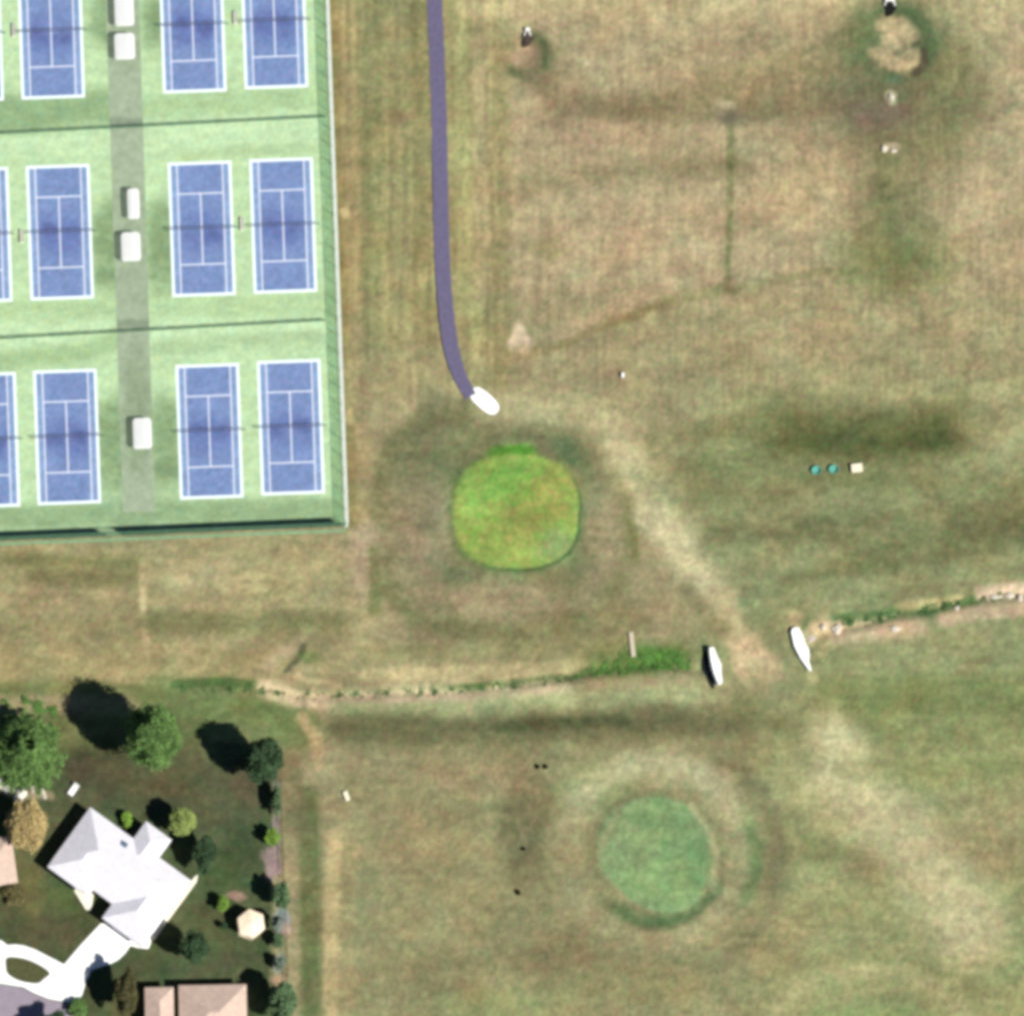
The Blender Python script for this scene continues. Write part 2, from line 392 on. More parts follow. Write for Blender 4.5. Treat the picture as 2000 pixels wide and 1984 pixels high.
# swells east
C.stroke([(1460, 812), (1600, 822), (1700, 826), (1830, 800)], 50, (102, 108, 60), 1, .8, .1)
C.stroke([(1480, 836), (1700, 834), (1810, 824)], 16, (84, 94, 48), .75, .7, .5)
C.stroke([(1240, 830), (1460, 800)], 22, (132, 136, 84), .6, .7, .4)
C.stroke([(1200, 820), (1320, 980), (1420, 1050)], 1, (0, 0, 0), 0)
C.blob(1340, 900, 130, 60, (130, 138, 84), .6, .7, 0, 2, .4)
C.stroke([(1350, 1010), (1500, 1000), (1700, 985), (1932, 965)], 28, (120, 122, 76), .85, .8, .35)
C.stroke([(1620, 1050), (1760, 1032), (1932, 1000)], 32, (112, 116, 70), .85, .8, .35)
C.stroke([(1500, 900), (1640, 910), (1932, 920)], 18, (124, 136, 80), .5, .7, .5)
C.stroke([(1480, 1100), (1540, 1080), (1680, 1060)], 18, (118, 120, 72), .7, .7, .4)
C.blob(1420, 1060, 70, 40, (150, 154, 104), .6, .6, 0, 2, .3)
C.stroke([(1390, 760), (1600, 740), (1932, 730)], 22, (158, 162, 106), .5, .7, .4)
C.blob(1880, 800, 70, 70, (176, 170, 118), .7, .6, 0, 2, .3)
C.blob(1480, 920, 30, 60, (140, 140, 88), .5, .6)
# ditch line and its banks
C.stroke([(-100, 1262), (300, 1270), (520, 1250)], 26, (172, 160, 104), .6, .6, .4)
C.stroke([(-100, 1298), (150, 1296), (330, 1310)], 14, (124, 132, 74), .8, .6)
C.stroke([(300, 1318), (480, 1322), (560, 1360)], 40, (116, 132, 74), .9, .5, .2)
C.stroke([(340, 1350), (560, 1380)], 40, (112, 128, 72), .85, .5, .2)
C.stroke([(330, 1290), (430, 1285), (500, 1296), (620, 1312), (700, 1306), (850, 1300), (960, 1290), (1060, 1277), (1150, 1258)], 8, (86, 112, 56), .95, .5, .15, .3)
C.stroke([(500, 1298), (560, 1316), (620, 1322), (700, 1318), (800, 1310), (900, 1318), (960, 1306), (1060, 1300)], 18, (226, 208, 160), 1, .6, .05, .2)
C.stroke([(640, 1322), (800, 1314), (900, 1318)], 6, (226, 200, 160), .8, .5)
C.stroke([(640, 1342), (850, 1340), (1040, 1326), (1250, 1312), (1330, 1316)], 19, (164, 172, 116), .9, .6, .1)
C.stroke([(690, 1272), (850, 1270), (1000, 1264), (1080, 1256)], 14, (198, 186, 130), .9, .6, .1)
C.stroke([(1090, 1240), (1120, 1222), (1180, 1200)], 14, (180, 172, 116), .6, .6)
C.stroke([(700, 1232), (1000, 1228), (1170, 1214)], 16, (146, 148, 92), .5, .7)
C.blob(1210, 1242, 96, 27, (98, 126, 60), .9, .7, -4, 2, .4)
C.blob(1240, 1240, 50, 20, (84, 136, 52), .8, .5)
C.stroke([(505, 1255), (535, 1230), (562, 1216)], 13, (190, 174, 128), .9, .4)
C.stroke([(540, 1265), (568, 1238), (572, 1220)], 6, (96, 96, 66), .8, .5); C.blob(585, 1240, 22, 12, (108, 132, 68), .6, .5)  # dark stroke is the shade beside the bare sand, painted in
C.stroke([(560, 1276), (600, 1284), (640, 1292)], 6, (200, 182, 130), .85, .5)
C.stroke([(480, 1265), (500, 1278)], 8, (150, 140, 100), .6, .5)
C.stroke([(884, 1326), (886, 1350)], 6, (200, 184, 132), .85, .4)
C.stroke([(640, 1375), (760, 1372), (900, 1378), (1060, 1368), (1250, 1358), (1400, 1366)], 27, (104, 106, 66), .9, .85, .25)
C.stroke([(940, 1372), (1060, 1364), (1180, 1360)], 11, (76, 88, 50), .6, .7, .3)
C.stroke([(1400, 1330), (1500, 1370), (1530, 1420)], 26, (124, 132, 80), .7, .7, .3)
C.stroke([(1560, 1300), (1700, 1296), (1932, 1290)], 20, (120, 132, 74), .6, .7, .4)
C.stroke([(1600, 1340), (1750, 1330), (1932, 1330)], 18, (112, 126, 70), .6, .7, .4)
C.stroke([(1520, 1180), (1600, 1168), (1700, 1158), (1760, 1150), (1850, 1130)], 11, (88, 122, 64), .9, .6, .25)
C.stroke([(1540, 1200), (1600, 1196), (1660, 1186), (1730, 1180)], 20, (208, 188, 144), .95, .7, .15)
C.blob(1552, 1190, 22, 26, (212, 190, 142), .9, .5); C.blob(1584, 1186, 14, 13, (226, 196, 150), .9, .4); C.blob(1690, 1185, 20, 10, (216, 192, 142), .8, .5)
C.blob(1545, 1218, 16, 26, (202, 192, 130), .7, .5)
C.stroke([(1780, 1166), (1860, 1154), (1940, 1146)], 15, (206, 182, 142), .95, .6, .1)
C.stroke([(1855, 1120), (1900, 1114), (1990, 1108)], 16, (226, 204, 166), .95, .6, .2)
C.stroke([(1700, 1144), (1780, 1132), (1810, 1128)], 8, (192, 180, 122), .7, .6)
C.blob(1502, 1176, 18, 22, (192, 176, 126), .7, .5); C.blob(1535, 1275, 12, 14, (196, 186, 128), .7, .5)
C.stroke([(267, 1062), (270, 1140), (277, 1228)], 6.5, (206, 192, 138), 1, .6, 0, .1)
C.stroke([(0, 1080), (300, 1085), (520, 1100)], 22, (148, 140, 90), .5, .7, .4)
C.blob(400, 1090, 90, 30, (182, 172, 122), .7, .6)
C.stroke([(-20, 1190), (300, 1180), (640, 1185)], 22, (140, 134, 86), .55, .7, .4)
C.blob(700, 1040, 26, 50, (188, 170, 132), .7, .6)
C.stroke([(-20, 1052), (140, 1062), (260, 1060)], 12, (128, 132, 78), .7, .8, .3)
C.stroke([(60, 1090), (180, 1094), (240, 1090)], 16, (132, 130, 82), .8, .8, .3)
C.blob(380, 1085, 80, 24, (188, 178, 126), .85, .7); C.blob(560, 1070, 90, 34, (176, 166, 114), .7, .7); C.blob(110, 1125, 100, 20, (168, 158, 110), .6, .7)
C.stroke([(290, 1170), (420, 1176), (560, 1170), (640, 1176)], 18, (124, 126, 76), .75, .8, .35)
C.stroke([(-20, 1235), (250, 1232), (440, 1226)], 18, (172, 162, 108), .7, .8, .3)
C.stroke([(706, 1040), (708, 1150)], 12, (118, 128, 72), .75, .6, .3)
# south field
C.blob(700, 1480, 60, 30, (136, 126, 84), .5, .7); C.blob(760, 1440, 100, 22, (166, 156, 110), .5, .7)
C.blob(1110, 1500, 60, 60, (150, 162, 104), .5, .7, 0, 2, .3); C.blob(900, 1640, 70, 60, (152, 146, 98), .6, .7, 0, 2, .4)
C.blob(1020, 1660, 60, 80, (158, 156, 108), .6, .7, 0, 2, .3); C.blob(1450, 1620, 40, 60, (138, 128, 84), .7, .7, 0, 2, .3)
C.blob(1560, 1610, 50, 20, (116, 120, 72), .7, .7, 0, 2, .4); C.blob(1560, 1680, 60, 34, (158, 160, 104), .6, .7)
C.blob(1180, 1860, 160, 30, (152, 150, 96), .6, .7); C.blob(1060, 1800, 70, 40, (128, 122, 82), .6, .7, 0, 2, .4)
C.stroke([(1600, 1450), (1750, 1460), (1932, 1440)], 26, (138, 142, 84), .6, .8, .4)
C.blob(1880, 1530, 80, 40, (166, 158, 108), .6, .8)
C.stroke([(570, 1355), (595, 1390), (602, 1440)], 12, (190, 168, 118), .8, .5)
C.stroke([(632, 1575), (626, 1720), (622, 2100)], 15, (196, 180, 124), .95, .45, .1, .2)
C.stroke([(660, 1600), (652, 1920)], 14, (170, 160, 108), .6, .6, .3)
C.stroke([(582, 1500), (585, 1640), (588, 2100)], 20, (100, 112, 62), .85, .5, .25)
C.stroke([(545, 1440), (560, 1560)], 22, (132, 124, 82), .8, .5, .2)
C.blob(985, 1560, 44, 100, (108, 108, 70), .85, .6, 0, 2, .35)
C.blob(1000, 1490, 50, 30, (124, 118, 78), .6, .6, 0, 2, .4)
C.blob(900, 1470, 120, 30, (174, 154, 110), .5, .6, 0, 2, .3)
C.blob(760, 1580, 90, 60, (160, 144, 100), .5, .6, 0, 2, .4)
C.blob(1130, 1780, 130, 60, (134, 128, 86), .6, .6, 0, 2, .4)
C.blob(780, 1850, 110, 60, (138, 134, 90), .6, .6, 0, 2, .4)
C.blob(1450, 1770, 110, 70, (156, 146, 98), .5, .6, 0, 2, .4)
C.blob(1800, 1880, 120, 50, (150, 148, 94), .5, .6, 0, 2, .4)
C.blob(940, 1900, 120, 34, (150, 164, 98), .5, .6, 0, 2, .4)
# second green
C.ring(1236, 1612, 172, 168, 56, (178, 176, 126), .95, 190, 350, 2, .25)
C.ring(1236, 1615, 165, 160, 44, (170, 165, 116), .8, 350, 540, 2, .3)
C.blob(1140, 1480, 50, 40, (156, 174, 108), .6, .6); C.blob(1290, 1440, 50, 30, (176, 166, 118), .5, .6)
C.ring(1236, 1615, 190, 185, 28, (106, 130, 76), .85, -30, 30, 2, .25)
C.ring(1236, 1610, 225, 215, 30, (128, 124, 82), .6, -70, 30, 2, .3)
C.blob(1236, 1600, 122, 100, (140, 144, 94), .8, .2)
C.ring(1240, 1626, 124, 112, 26, (84, 112, 64), .95, 62, 140, 2, .2)
C.ring(1240, 1626, 122, 112, 22, (78, 106, 60), .9, 20, 62, 2, .3)
C.blob(1232, 1598, 107, 94, (138, 162, 106), 1, .05, 0, 2.1, 0, False)
C.blob(1240, 1650, 92, 66, (134, 163, 104), 1, .06, 24, 2, 0, False)
C.blob(1235, 1555, 60, 44, (124, 160, 96), .7, .6, 0, 2, .3)
C.blob(1190, 1600, 50, 40, (156, 172, 114), .6, .6, 0, 2, .3)
C.blob(1250, 1660, 60, 40, (150, 178, 106), .6, .6, 0, 2, .3)
C.blob(1315, 1620, 28, 40, (122, 162, 98), .6, .6)
C.stroke([(1166, 1520), (1145, 1570), (1128, 1610)], 6, (176, 172, 120), .5, .9, .3); C.stroke([(1305, 1520), (1340, 1575), (1352, 1620), (1345, 1680)], 6, (180, 174, 124), .6, .9, .3)
C.blob(1205, 1527, 1, 1, (0, 0, 0), 0)
C.ring(1236, 1590, 168, 150, 44, (190, 186, 138), .7, 200, 340, 2, .2)
C.ring(1236, 1615, 240, 232, 26, (124, 122, 82), .6, -60, 60, 2, .3)
C.stroke([(1440, 1290), (1500, 1350)], 30, (150, 150, 98), .6, .9, .2)
C.stroke([(1560, 1395), (1600, 1480), (1690, 1570), (1770, 1660), (1830, 1740)], 42, (196, 190, 138), .6, .95, .4)
C.stroke([(1740, 1620), (1800, 1700), (1840, 1760)], 30, (194, 188, 138), .35, .9, .3)
# third green, mostly below the frame
C.ring(1640, 1960, 190, 130, 40, (182, 178, 122), .75, 180, 360, 2, .3)
C.blob(1640, 1985, 150, 96, (146, 164, 100), .9, .25, 0, 2, .2)
C.blob(1700, 1890, 40, 16, (120, 138, 88), .5, .6)
# gardens of the houses
yard = (82, 94, 56)
C.box(-900, 1400, 515, 2900, yard, 1, 8)
C.box(-900, 1345, 400, 1420, (106, 118, 66), .9, 16)
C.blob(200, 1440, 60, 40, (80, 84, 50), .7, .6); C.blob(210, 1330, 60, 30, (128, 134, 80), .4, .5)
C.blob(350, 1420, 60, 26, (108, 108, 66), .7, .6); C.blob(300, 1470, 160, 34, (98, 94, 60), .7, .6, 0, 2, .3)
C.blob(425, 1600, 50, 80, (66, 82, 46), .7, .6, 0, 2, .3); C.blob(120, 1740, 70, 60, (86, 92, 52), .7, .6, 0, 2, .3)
C.blob(420, 1800, 90, 60, (82, 96, 56), .7, .6, 0, 2, .3); C.blob(150, 1465, 30, 40, (84, 82, 56), .6, .6)
C.blob(40, 1660, 40, 60, (118, 112, 66), .7, .6, 0, 2, .3); C.blob(120, 1545, 40, 34, (104, 98, 62), .6, .6)
C.blob(235, 1880, 34, 50, (96, 98, 56), .8, .5)
C.blob(300, 1550, 1, 1, (0, 0, 0), 0)
for x_, y_, rx_, ry_, c_ in ((240, 1455, 60, 30, (98, 100, 64)), (170, 1500, 40, 26, (92, 94, 60)), (400, 1540, 34, 60, (98, 98, 64)), (470, 1480, 34, 50, (96, 92, 62)), (300, 1520, 40, 26, (86, 86, 58)), (410, 1650, 34, 40, (80, 106, 58)), (120, 1690, 50, 24, (92, 112, 56)),
    (90, 1760, 60, 34, (98, 94, 62)), (410, 1830, 60, 34, (98, 108, 70)), (360, 1880, 80, 16, (112, 112, 70)), (330, 1770, 24, 50, (100, 108, 66)), (60, 1690, 20, 50, (116, 110, 62)), (455, 1870, 34, 24, (92, 102, 60))):
    C.blob(x_, y_, rx_, ry_, c_, .75, .7, 0, 2, .3)
C.stroke([(521, 1480), (520, 1640)], 8, (160, 148, 136), .85, .4, .2)
C.blob(511, 1630, 17, 32, (172, 148, 138), .95, .3); C.blob(534, 1736, 15, 26, (164, 172, 164), .9, .3); C.blob(540, 1758, 13, 12, (204, 178, 152), .8, .4)
C.blob(531, 1818, 10, 18, (146, 162, 142), .8, .4); C.blob(527, 1843, 16, 8, (186, 158, 120), .8, .4)
C.blob(445, 1688, 17, 8, (178, 144, 122), .85, .4); C.blob(522, 1432, 10, 14, (176, 140, 110), .6, .5)
C.stroke([(0, 1488), (40, 1498), (95, 1500)], 9, (196, 172, 132), .7, .5)
# fine variation: mowing lines, clumps, hue drift
mow = sstep(900, 700, C.y) * sstep(560, 640, C.x)
C.c *= (1 + .055 * smooth_noise(C.x / 5, C.y / 60, 31) * mow)[..., None]
nearp = sstep(990, 930, C.x) * mow
C.c *= (1 + .085 * smooth_noise(C.x / 9, C.y / 190, 41) * nearp)[..., None]
hor = sstep(560, 820, C.y)
C.c *= (1 + .030 * smooth_noise(C.x / 95, C.y / 9, 32) * hor)[..., None]
C.c += (4, 3, 10)
C.c *= (1 + .12 * fbm(C.x / 62, C.y / 34, 51, 4))[..., None]
C.c *= (1 + .12 * fbm(C.x / 15, C.y / 12, 52, 3))[..., None]
C.c *= (1 + .12 * fbm(C.x / 4.6, C.y / 5.4, 53, 2))[..., None]
hue = fbm(C.x / 26, C.y / 22, 61, 3); C.c[..., 0] += 8 * hue; C.c[..., 1] -= 1 * hue
hue = fbm(C.x / 6.5, C.y / 6.5, 62, 2); C.c[..., 0] += 9 * hue; C.c[..., 1] -= 3 * hue; C.c[..., 2] += 5 * hue
hue = fbm(C.x / 70, C.y / 60, 63, 2); C.c[..., 1] += 5 * hue; C.c[..., 2] += 5 * hue
ground = grid_mesh('ground', GX, GY, height(GX, GY), C.c, M_ground); ground['kind'] = 'structure'

# ------------------------------------------------------------------ tennis ground: surface, walk, courts
ROT = R(2.0)
def sheet(name, quad, z, paint, m, step=.3, kind='structure', parent=None):
    """quad: four plan points TL, TR, BR, BL"""
    tl, tr, br, bl = [np.array(q, float) for q in quad]
    nu = max(2, int(np.linalg.norm(tr - tl) / step)); nv = max(2, int(np.linalg.norm(bl - tl) / step))
    u, v = np.meshgrid(np.linspace(0, 1, nu), np.linspace(1, 0, nv))
    pts = (tl * (1 - u[..., None]) + tr * u[..., None]) * (1 - v[..., None]) + (bl * (1 - u[..., None]) + br * u[..., None]) * v[..., None]
    X, Y = pts[..., 0], pts[..., 1]; cv = paint(X, Y)
    o = grid_mesh(name, X, Y, np.full(X.shape, z), cv, m, parent)
    if kind: o['kind'] = kind
    return o
def paint_surface(X, Y):
    k = Canvas(X, Y, (204, 236, 184))
    for y0 in (-130, 248, 628):
        k.stroke([(-300, y0 + 14), (700, y0 - 30)], 44, (212, 244, 194), .8, .5, .1)
    k.stroke([(-300, 215), (60, 215), (230, 200)], 34, (148, 180, 132), .9, .6, .15)  # bands north of the divider fences carry their shadow as colour
    k.stroke([(230, 205), (640, 185)], 22, (180, 212, 158), .8, .6)
    k.stroke([(-300, 592), (640, 575)], 22, (184, 216, 160), .6, .6)
    k.stroke([(-100, 690), (160, 665), (230, 640)], 18, (160, 192, 138), .7, .7, .3)
    k.stroke([(300, 655), (450, 640), (600, 640)], 14, (170, 198, 148), .6, .7, .4)
    k.stroke([(350, 300), (450, 285), (620, 280)], 10, (180, 208, 156), .6, .7, .3)
    k.stroke([(-300, 985), (640, 960)], 24, (148, 178, 132), .85, .6, .2)  # shadow of the south fence painted in as a darker band
    k.stroke([(604, -60), (616, 300), (630, 640), (640, 990)], 12, (160, 204, 148), .8, .4)  # band west of the east fence, its shadow put into the colour
    for x in (200, 300):
        for yy in (40, 430, 500, 800, 880): k.blob(x + 8 * (yy / 500), yy, 36, 50, (142, 170, 124), .95, .6, 0, 2, .4)  # dark patches beside the walk, canopy shade painted in
    k.stroke([(240, 990), (270, 900)], 30, (150, 176, 138), .5, .7, .2)
    k.c *= (1 + .07 * fbm(k.x / 34, k.y / 10, 71, 3) + .08 * fbm(k.x / 5, k.y / 5, 72, 2))[..., None]
    h = fbm(k.x / 9, k.y / 9, 73, 2); k.c[..., 0] += 7 * h; k.c[..., 2] -= 6 * h
    return k.c
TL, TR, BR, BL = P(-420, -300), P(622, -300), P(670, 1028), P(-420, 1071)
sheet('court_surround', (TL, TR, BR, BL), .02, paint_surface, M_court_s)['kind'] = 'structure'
def paint_walk(X, Y):
    k = Canvas(X, Y, (178, 196, 166))
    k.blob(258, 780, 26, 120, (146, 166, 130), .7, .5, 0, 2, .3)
    k.stroke([(210, 232), (270, 232)], 8, (120, 138, 116), .5, .6); k.stroke([(225, 612), (285, 610)], 8, (120, 138, 116), .5, .6)
    for y in (40, 100, 385, 450, 540, 800): k.blob(236 + y / 25, y, 40, 40, (146, 162, 134), .3, .6, 0, 2, .5)  # darker patches at the canopies, their shade painted on the walk
    k.c *= (1 + .06 * fbm(k.x / 10, k.y / 12, 81, 3))[..., None]
    return k.c
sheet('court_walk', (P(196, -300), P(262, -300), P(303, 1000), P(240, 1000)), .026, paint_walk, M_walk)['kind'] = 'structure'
mb = MB(); E0, E1 = P(628, -300), P(676, 1030)
d = Vector((E1[0] - E0[0], E1[1] - E0[1])).length
mb.box(((E0[0] + E1[0]) / 2, (E0[1] + E1[1]) / 2, .05), (.8, d, .1), math.atan2(E1[1] - E0[1], E1[0] - E0[0]) + math.pi / 2)
kb = mb.build('court_kerb', M_kerb); kb['kind'] = 'structure'
S0, S1 = P(-420, 1079), P(676, 1036); mb = MB()
d = Vector((S1[0] - S0[0], S1[1] - S0[1])).length
mb.box(((S0[0] + S1[0]) / 2, (S0[1] + S1[1]) / 2, .04), (d, .55, .08), math.atan2(S1[1] - S0[1], S1[0] - S0[0]))
kb = mb.build('court_kerb', mat('dull_green_kerb', A(150, 186, 142), .9, .15, .8)); kb['kind'] = 'structure'

CW, CL = 10.97, 23.77
def court_paint(seed):
    def f(X, Y):
        k = Canvas(X, Y, (134, 158, 207))
        cx, cy = k.x.mean(), k.y.mean()
        k.blob(cx, cy + 6, 46, 34, (106, 122, 184), .7, .6, 0, 2, .45)
        k.blob(cx - 22, cy - 6 + seed * 37 % 23, 17, 12, (92, 104, 160), .2 + .08 * (seed * 5 % 7), .7); k.blob(cx + 24, cy - 12 + seed * 53 % 29, 15, 12, (92, 104, 160), .2 + .08 * (seed * 3 % 7), .7)
        k.blob(cx + seed * 41 % 60 - 30, cy + seed * 67 % 160 - 80, 26, 18, (142, 166, 212), .4, .7)
        side = np.abs(k.x - cx); k.put(sstep(38, 46, side), (158, 186, 226), .75)
        k.c *= (1 + .07 * fbm(k.x / 9, k.y / 9, 90 + seed, 3) + .10 * fbm(k.x / 4, k.y / 4, 190 + seed, 2))[..., None]
        h = fbm(k.x / 5, k.y / 5, 95 + seed, 2); k.c[..., 0] += 12 * h
        return k.c
    return f
line_cache = {}
def line_part(root, name, cx, cy, sx_, sy_, lm=None):
    key = (name, round(sx_, 2), round(sy_, 2))
    if key not in line_cache:
        m_ = MB().box((0, 0, 0), (sx_, sy_, .004)); o = m_.build(name, lm or M_line, root); line_cache[key] = o.data
    else: o = link(bpy.data.objects.new(name, line_cache[key]), root)
    o.location = (cx, cy, .012)
courts = {('n', 1): (-59, 68), ('n', 2): (99.5, 62), ('n', 3): (376, 50), ('n', 4): (535.5, 42),
          ('m', 1): (-42, 460), ('m', 2): (117, 454), ('m', 3): (394, 447.5), ('m', 4): (553, 441),
          ('s', 1): (-27, 860), ('s', 2): (131, 853.5), ('s', 3): (409, 842.5), ('s', 4): (568, 834.5)}
rown = {'n': 'northern row', 'm': 'middle row', 's': 'southern row'}
coln = {1: 'leftmost, cut by the left edge', 2: 'just west of the grey walk', 3: 'just east of the grey walk', 4: 'beside the eastern fence'}
net0 = None
for i, ((r_, c_), (sx, sy)) in enumerate(courts.items()):
    x, y = P(sx, sy)
    root = empty('tennis_court', (x, y, .028), ROT)
    tag(root, 'blue court, %s, %s' % (rown[r_], coln[c_]), 'tennis court', 'blue tennis courts on the green surround')
    q = []
    co, si = math.cos(ROT), math.sin(ROT)
    for u, v in ((-1, 1), (1, 1), (1, -1), (-1, -1)):
        a, b = u * CW / 2, v * CL / 2; q.append((x + a * co - b * si, y + a * si + b * co))
    s = sheet('playing_surface', q, .033, court_paint(i), M_blue, .3, None)
    s.parent = root; s.matrix_parent_inverse = Matrix.Translation(Vector((x, y, .028))) @ Matrix.Rotation(ROT, 4, 'Z')
    s.matrix_parent_inverse = s.matrix_parent_inverse.inverted()
    OW, IW = .5, .21
    for sgn in (-1, 1):
        line_part(root, 'baseline', 0, sgn * CL / 2, CW + OW, OW, M_line2)
        line_part(root, 'sideline', sgn * CW / 2, 0, OW, CL - OW, M_line2)
        line_part(root, 'singles_line', sgn * 4.115, 0, IW, CL - OW)
        line_part(root, 'service_line', 0, sgn * 6.40, 8.23 - IW, IW)
    line_part(root, 'centre_line', 0, 0, IW, 12.8 - IW)
    # net
    if net0 is None:
        nr = empty('tennis_net', (x, y, .03), ROT); net0 = nr
        for sgn in (-1, 1): MB().tube((sgn * 6.4, 0, 0), (sgn * 6.4, 0, 1.0), .045).build('post', M_postg, nr)
        m_ = MB()
        n_ = 30
        for k in range(n_ + 1): m_.box((-6.35 + 12.7 * k / n_, 0, .5), (.035, .012, .9))
        for k in range(5): m_.box((0, 0, .1 + k * .2), (12.7, .012, .02))
        o = m_.build('net_mesh', M_net, nr); o['kind'] = 'stuff'
        MB().box((0, 0, .985), (12.7, .04, .06)).build('net_tape', M_band, nr)
        MB().box((0, 0, .47), (.05, .05, .94)).build('centre_strap', M_band, nr)
        nn = nr
    else:
        nn = copy_tree(net0); nn.location = (x, y, .03)
    tag(nn, 'low black net on the court, %s, %s' % (rown[r_], coln[c_]), 'tennis net', 'nets across the tennis courts')

# fences of the tennis ground
def fence(name, p0, p1, h, label, cat, screen=0, mesh=True, gap=3.05, mpost=M_postg, mmesh=M_mesh_g):
    x0, y0 = p0; x1, y1 = p1; L = math.hypot(x1 - x0, y1 - y0); a = math.atan2(y1 - y0, x1 - x0)
    root = empty(name, (x0, y0, .02), a); tag(root, label, cat)
    n = int(L / gap); pd = None
    for k in range(n + 1):
        if pd is None: o = MB().tube((0, 0, 0), (0, 0, h), .05, n=6).build('post', mpost, root); pd = o.data
        else: o = link(bpy.data.objects.new('post', pd), root)
        o.location = (L * k / n, 0, 0)
    MB().tube((0, 0, h - .02), (L, 0, h - .02), .035, n=6).build('top_rail', mpost, root)
    MB().tube((0, 0, .1), (L, 0, .1), .025, n=6).build('bottom_rail', mpost, root)
    if mesh:
        ww_ = .035 if mmesh is M_mesh_g else .02; m_ = MB(); k = 0; st = .28 if mmesh is M_mesh_g else .3
        while k * st < L:
            xx = k * st; m_.add([(xx, -.012, .1), (xx + ww_, .012, .1), (min(xx + h, L) + ww_, .012, .1 + min(h - .12, L - xx)), (min(xx + h, L), -.012, .1 + min(h - .12, L - xx))], [(0, 1, 2, 3)])
            m_.add([(xx + ww_, .012, h - .02), (xx, -.012, h - .02), (min(xx + h, L), -.012, max(.1, h - .02 - min(h - .12, L - xx))), (min(xx + h, L) + ww_, .012, max(.1, h - .02 - min(h - .12, L - xx)))], [(0, 1, 2, 3)])
            k += 1
        o = m_.build('chain_link', mmesh, root); o['kind'] = 'stuff'
    return root, L
r_, L_ = fence('court_fence', P(628, -250), P(676, 1028), 3.0, 'tall pale chain link fence along the east side of the courts', 'fence', mpost=M_galv, mmesh=M_galv)
r_, L_ = fence('court_fence', P(-420, 1074), P(672, 1028), 3.0, 'tall fence with dark windscreen along the south side of the courts', 'fence')
sp = None
gx0 = (236 + 420) / SC; gx1 = gx0 + 1.6
seg = [(k * 3.05, k * 3.05 + 3.0) for k in range(int(L_ / 3.05))]
for a, b in seg:
    if a < gx0 < b + .3: continue
    if sp is None: o = MB().box((1.5, .07, 1.35), (3.0, .03, 2.6)).build('windscreen', M_screen, r_); sp = o.data
    else: o = link(bpy.data.objects.new('windscreen', sp), r_)
    o.location = (a, 0, 0)
for y0, y1, nm in ((262, 230, 'between the northern and middle rows of courts'), (664, 627, 'between the middle and southern rows of courts')):
    r_, L_ = fence('divider_fence', P(-420, y0 + 22), P(634, y1), 1.1, 'low dark green divider fence ' + nm, 'fence')
    seg = [(k * 3.05, k * 3.05 + 3.0) for k in range(int(L_ / 3.05))]; sp = None
    for a, b in seg:
        if sp is None: o = MB().box((1.5, .07, .32), (3.0, .02, .3)).build('windscreen', M_screen2, r_); sp = o.data
        else: o = link(bpy.data.objects.new('windscreen', sp), r_)
        o.location = (a, 0, 0)

# white shade canopies on the walk (roof seen about 1 m up)
def canopy(x0, y0, x1, y1, label, bench=True):
    h = 1.5; wx, wy = (x1 - x0) / SC - .35, (y1 - y0) / SC - .35
    cx, cy = P((x0 + x1) / 2, (y0 + y1) / 2, h)
    root = empty('shade_canopy', (cx, cy, .03), ROT); tag(root, label, 'canopy', 'white canopies on the walk between the courts')
    m_ = MB(); n = 6; vs = []; fs = []
    nx, ny = 9, 11
    for j in range(ny):
        for i in range(nx):
            u, v = i / (nx - 1) * 2 - 1, j / (ny - 1) * 2 - 1
            cu = min(1, (1 - abs(u)) * 6) ** .5 * .04; e = .10 if abs(u) == 1 and abs(v) == 1 else 0
            vs.append((u * wx / 2 * (1 - e), v * wy / 2 * (1 - e), h + .10 * (1 - u * u) * (1 - .6 * v * v) + cu))
    for j in range(ny - 1):
        for i in range(nx - 1): fs.append((j * nx + i, j * nx + i + 1, (j + 1) * nx + i + 1, (j + 1) * nx + i))
    m_.add(vs, fs); m_.build('canopy_roof', M_cloth, root, smooth=True)
    for u in (-1, 1):
        for v in (-1, 1): MB().tube((u * (wx / 2 - .25), v * (wy / 2 - .3), 0), (u * (wx / 2 - .25), v * (wy / 2 - .3), h), .05, n=6).build('post', M_white, root)
    for v in (-1, 1): MB().tube((-wx / 2 + .25, v * (wy / 2 - .3), h - .05), (wx / 2 - .25, v * (wy / 2 - .3), h - .05), .035, n=6).build('frame_bar', M_white, root)
    return root
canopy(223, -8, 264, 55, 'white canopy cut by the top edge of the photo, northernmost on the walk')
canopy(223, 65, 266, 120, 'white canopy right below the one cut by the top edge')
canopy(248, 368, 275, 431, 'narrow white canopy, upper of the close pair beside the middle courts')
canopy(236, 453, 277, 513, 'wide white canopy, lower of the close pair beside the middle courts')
canopy(259, 815, 299, 879, 'lone white canopy on the walk beside the southern courts')
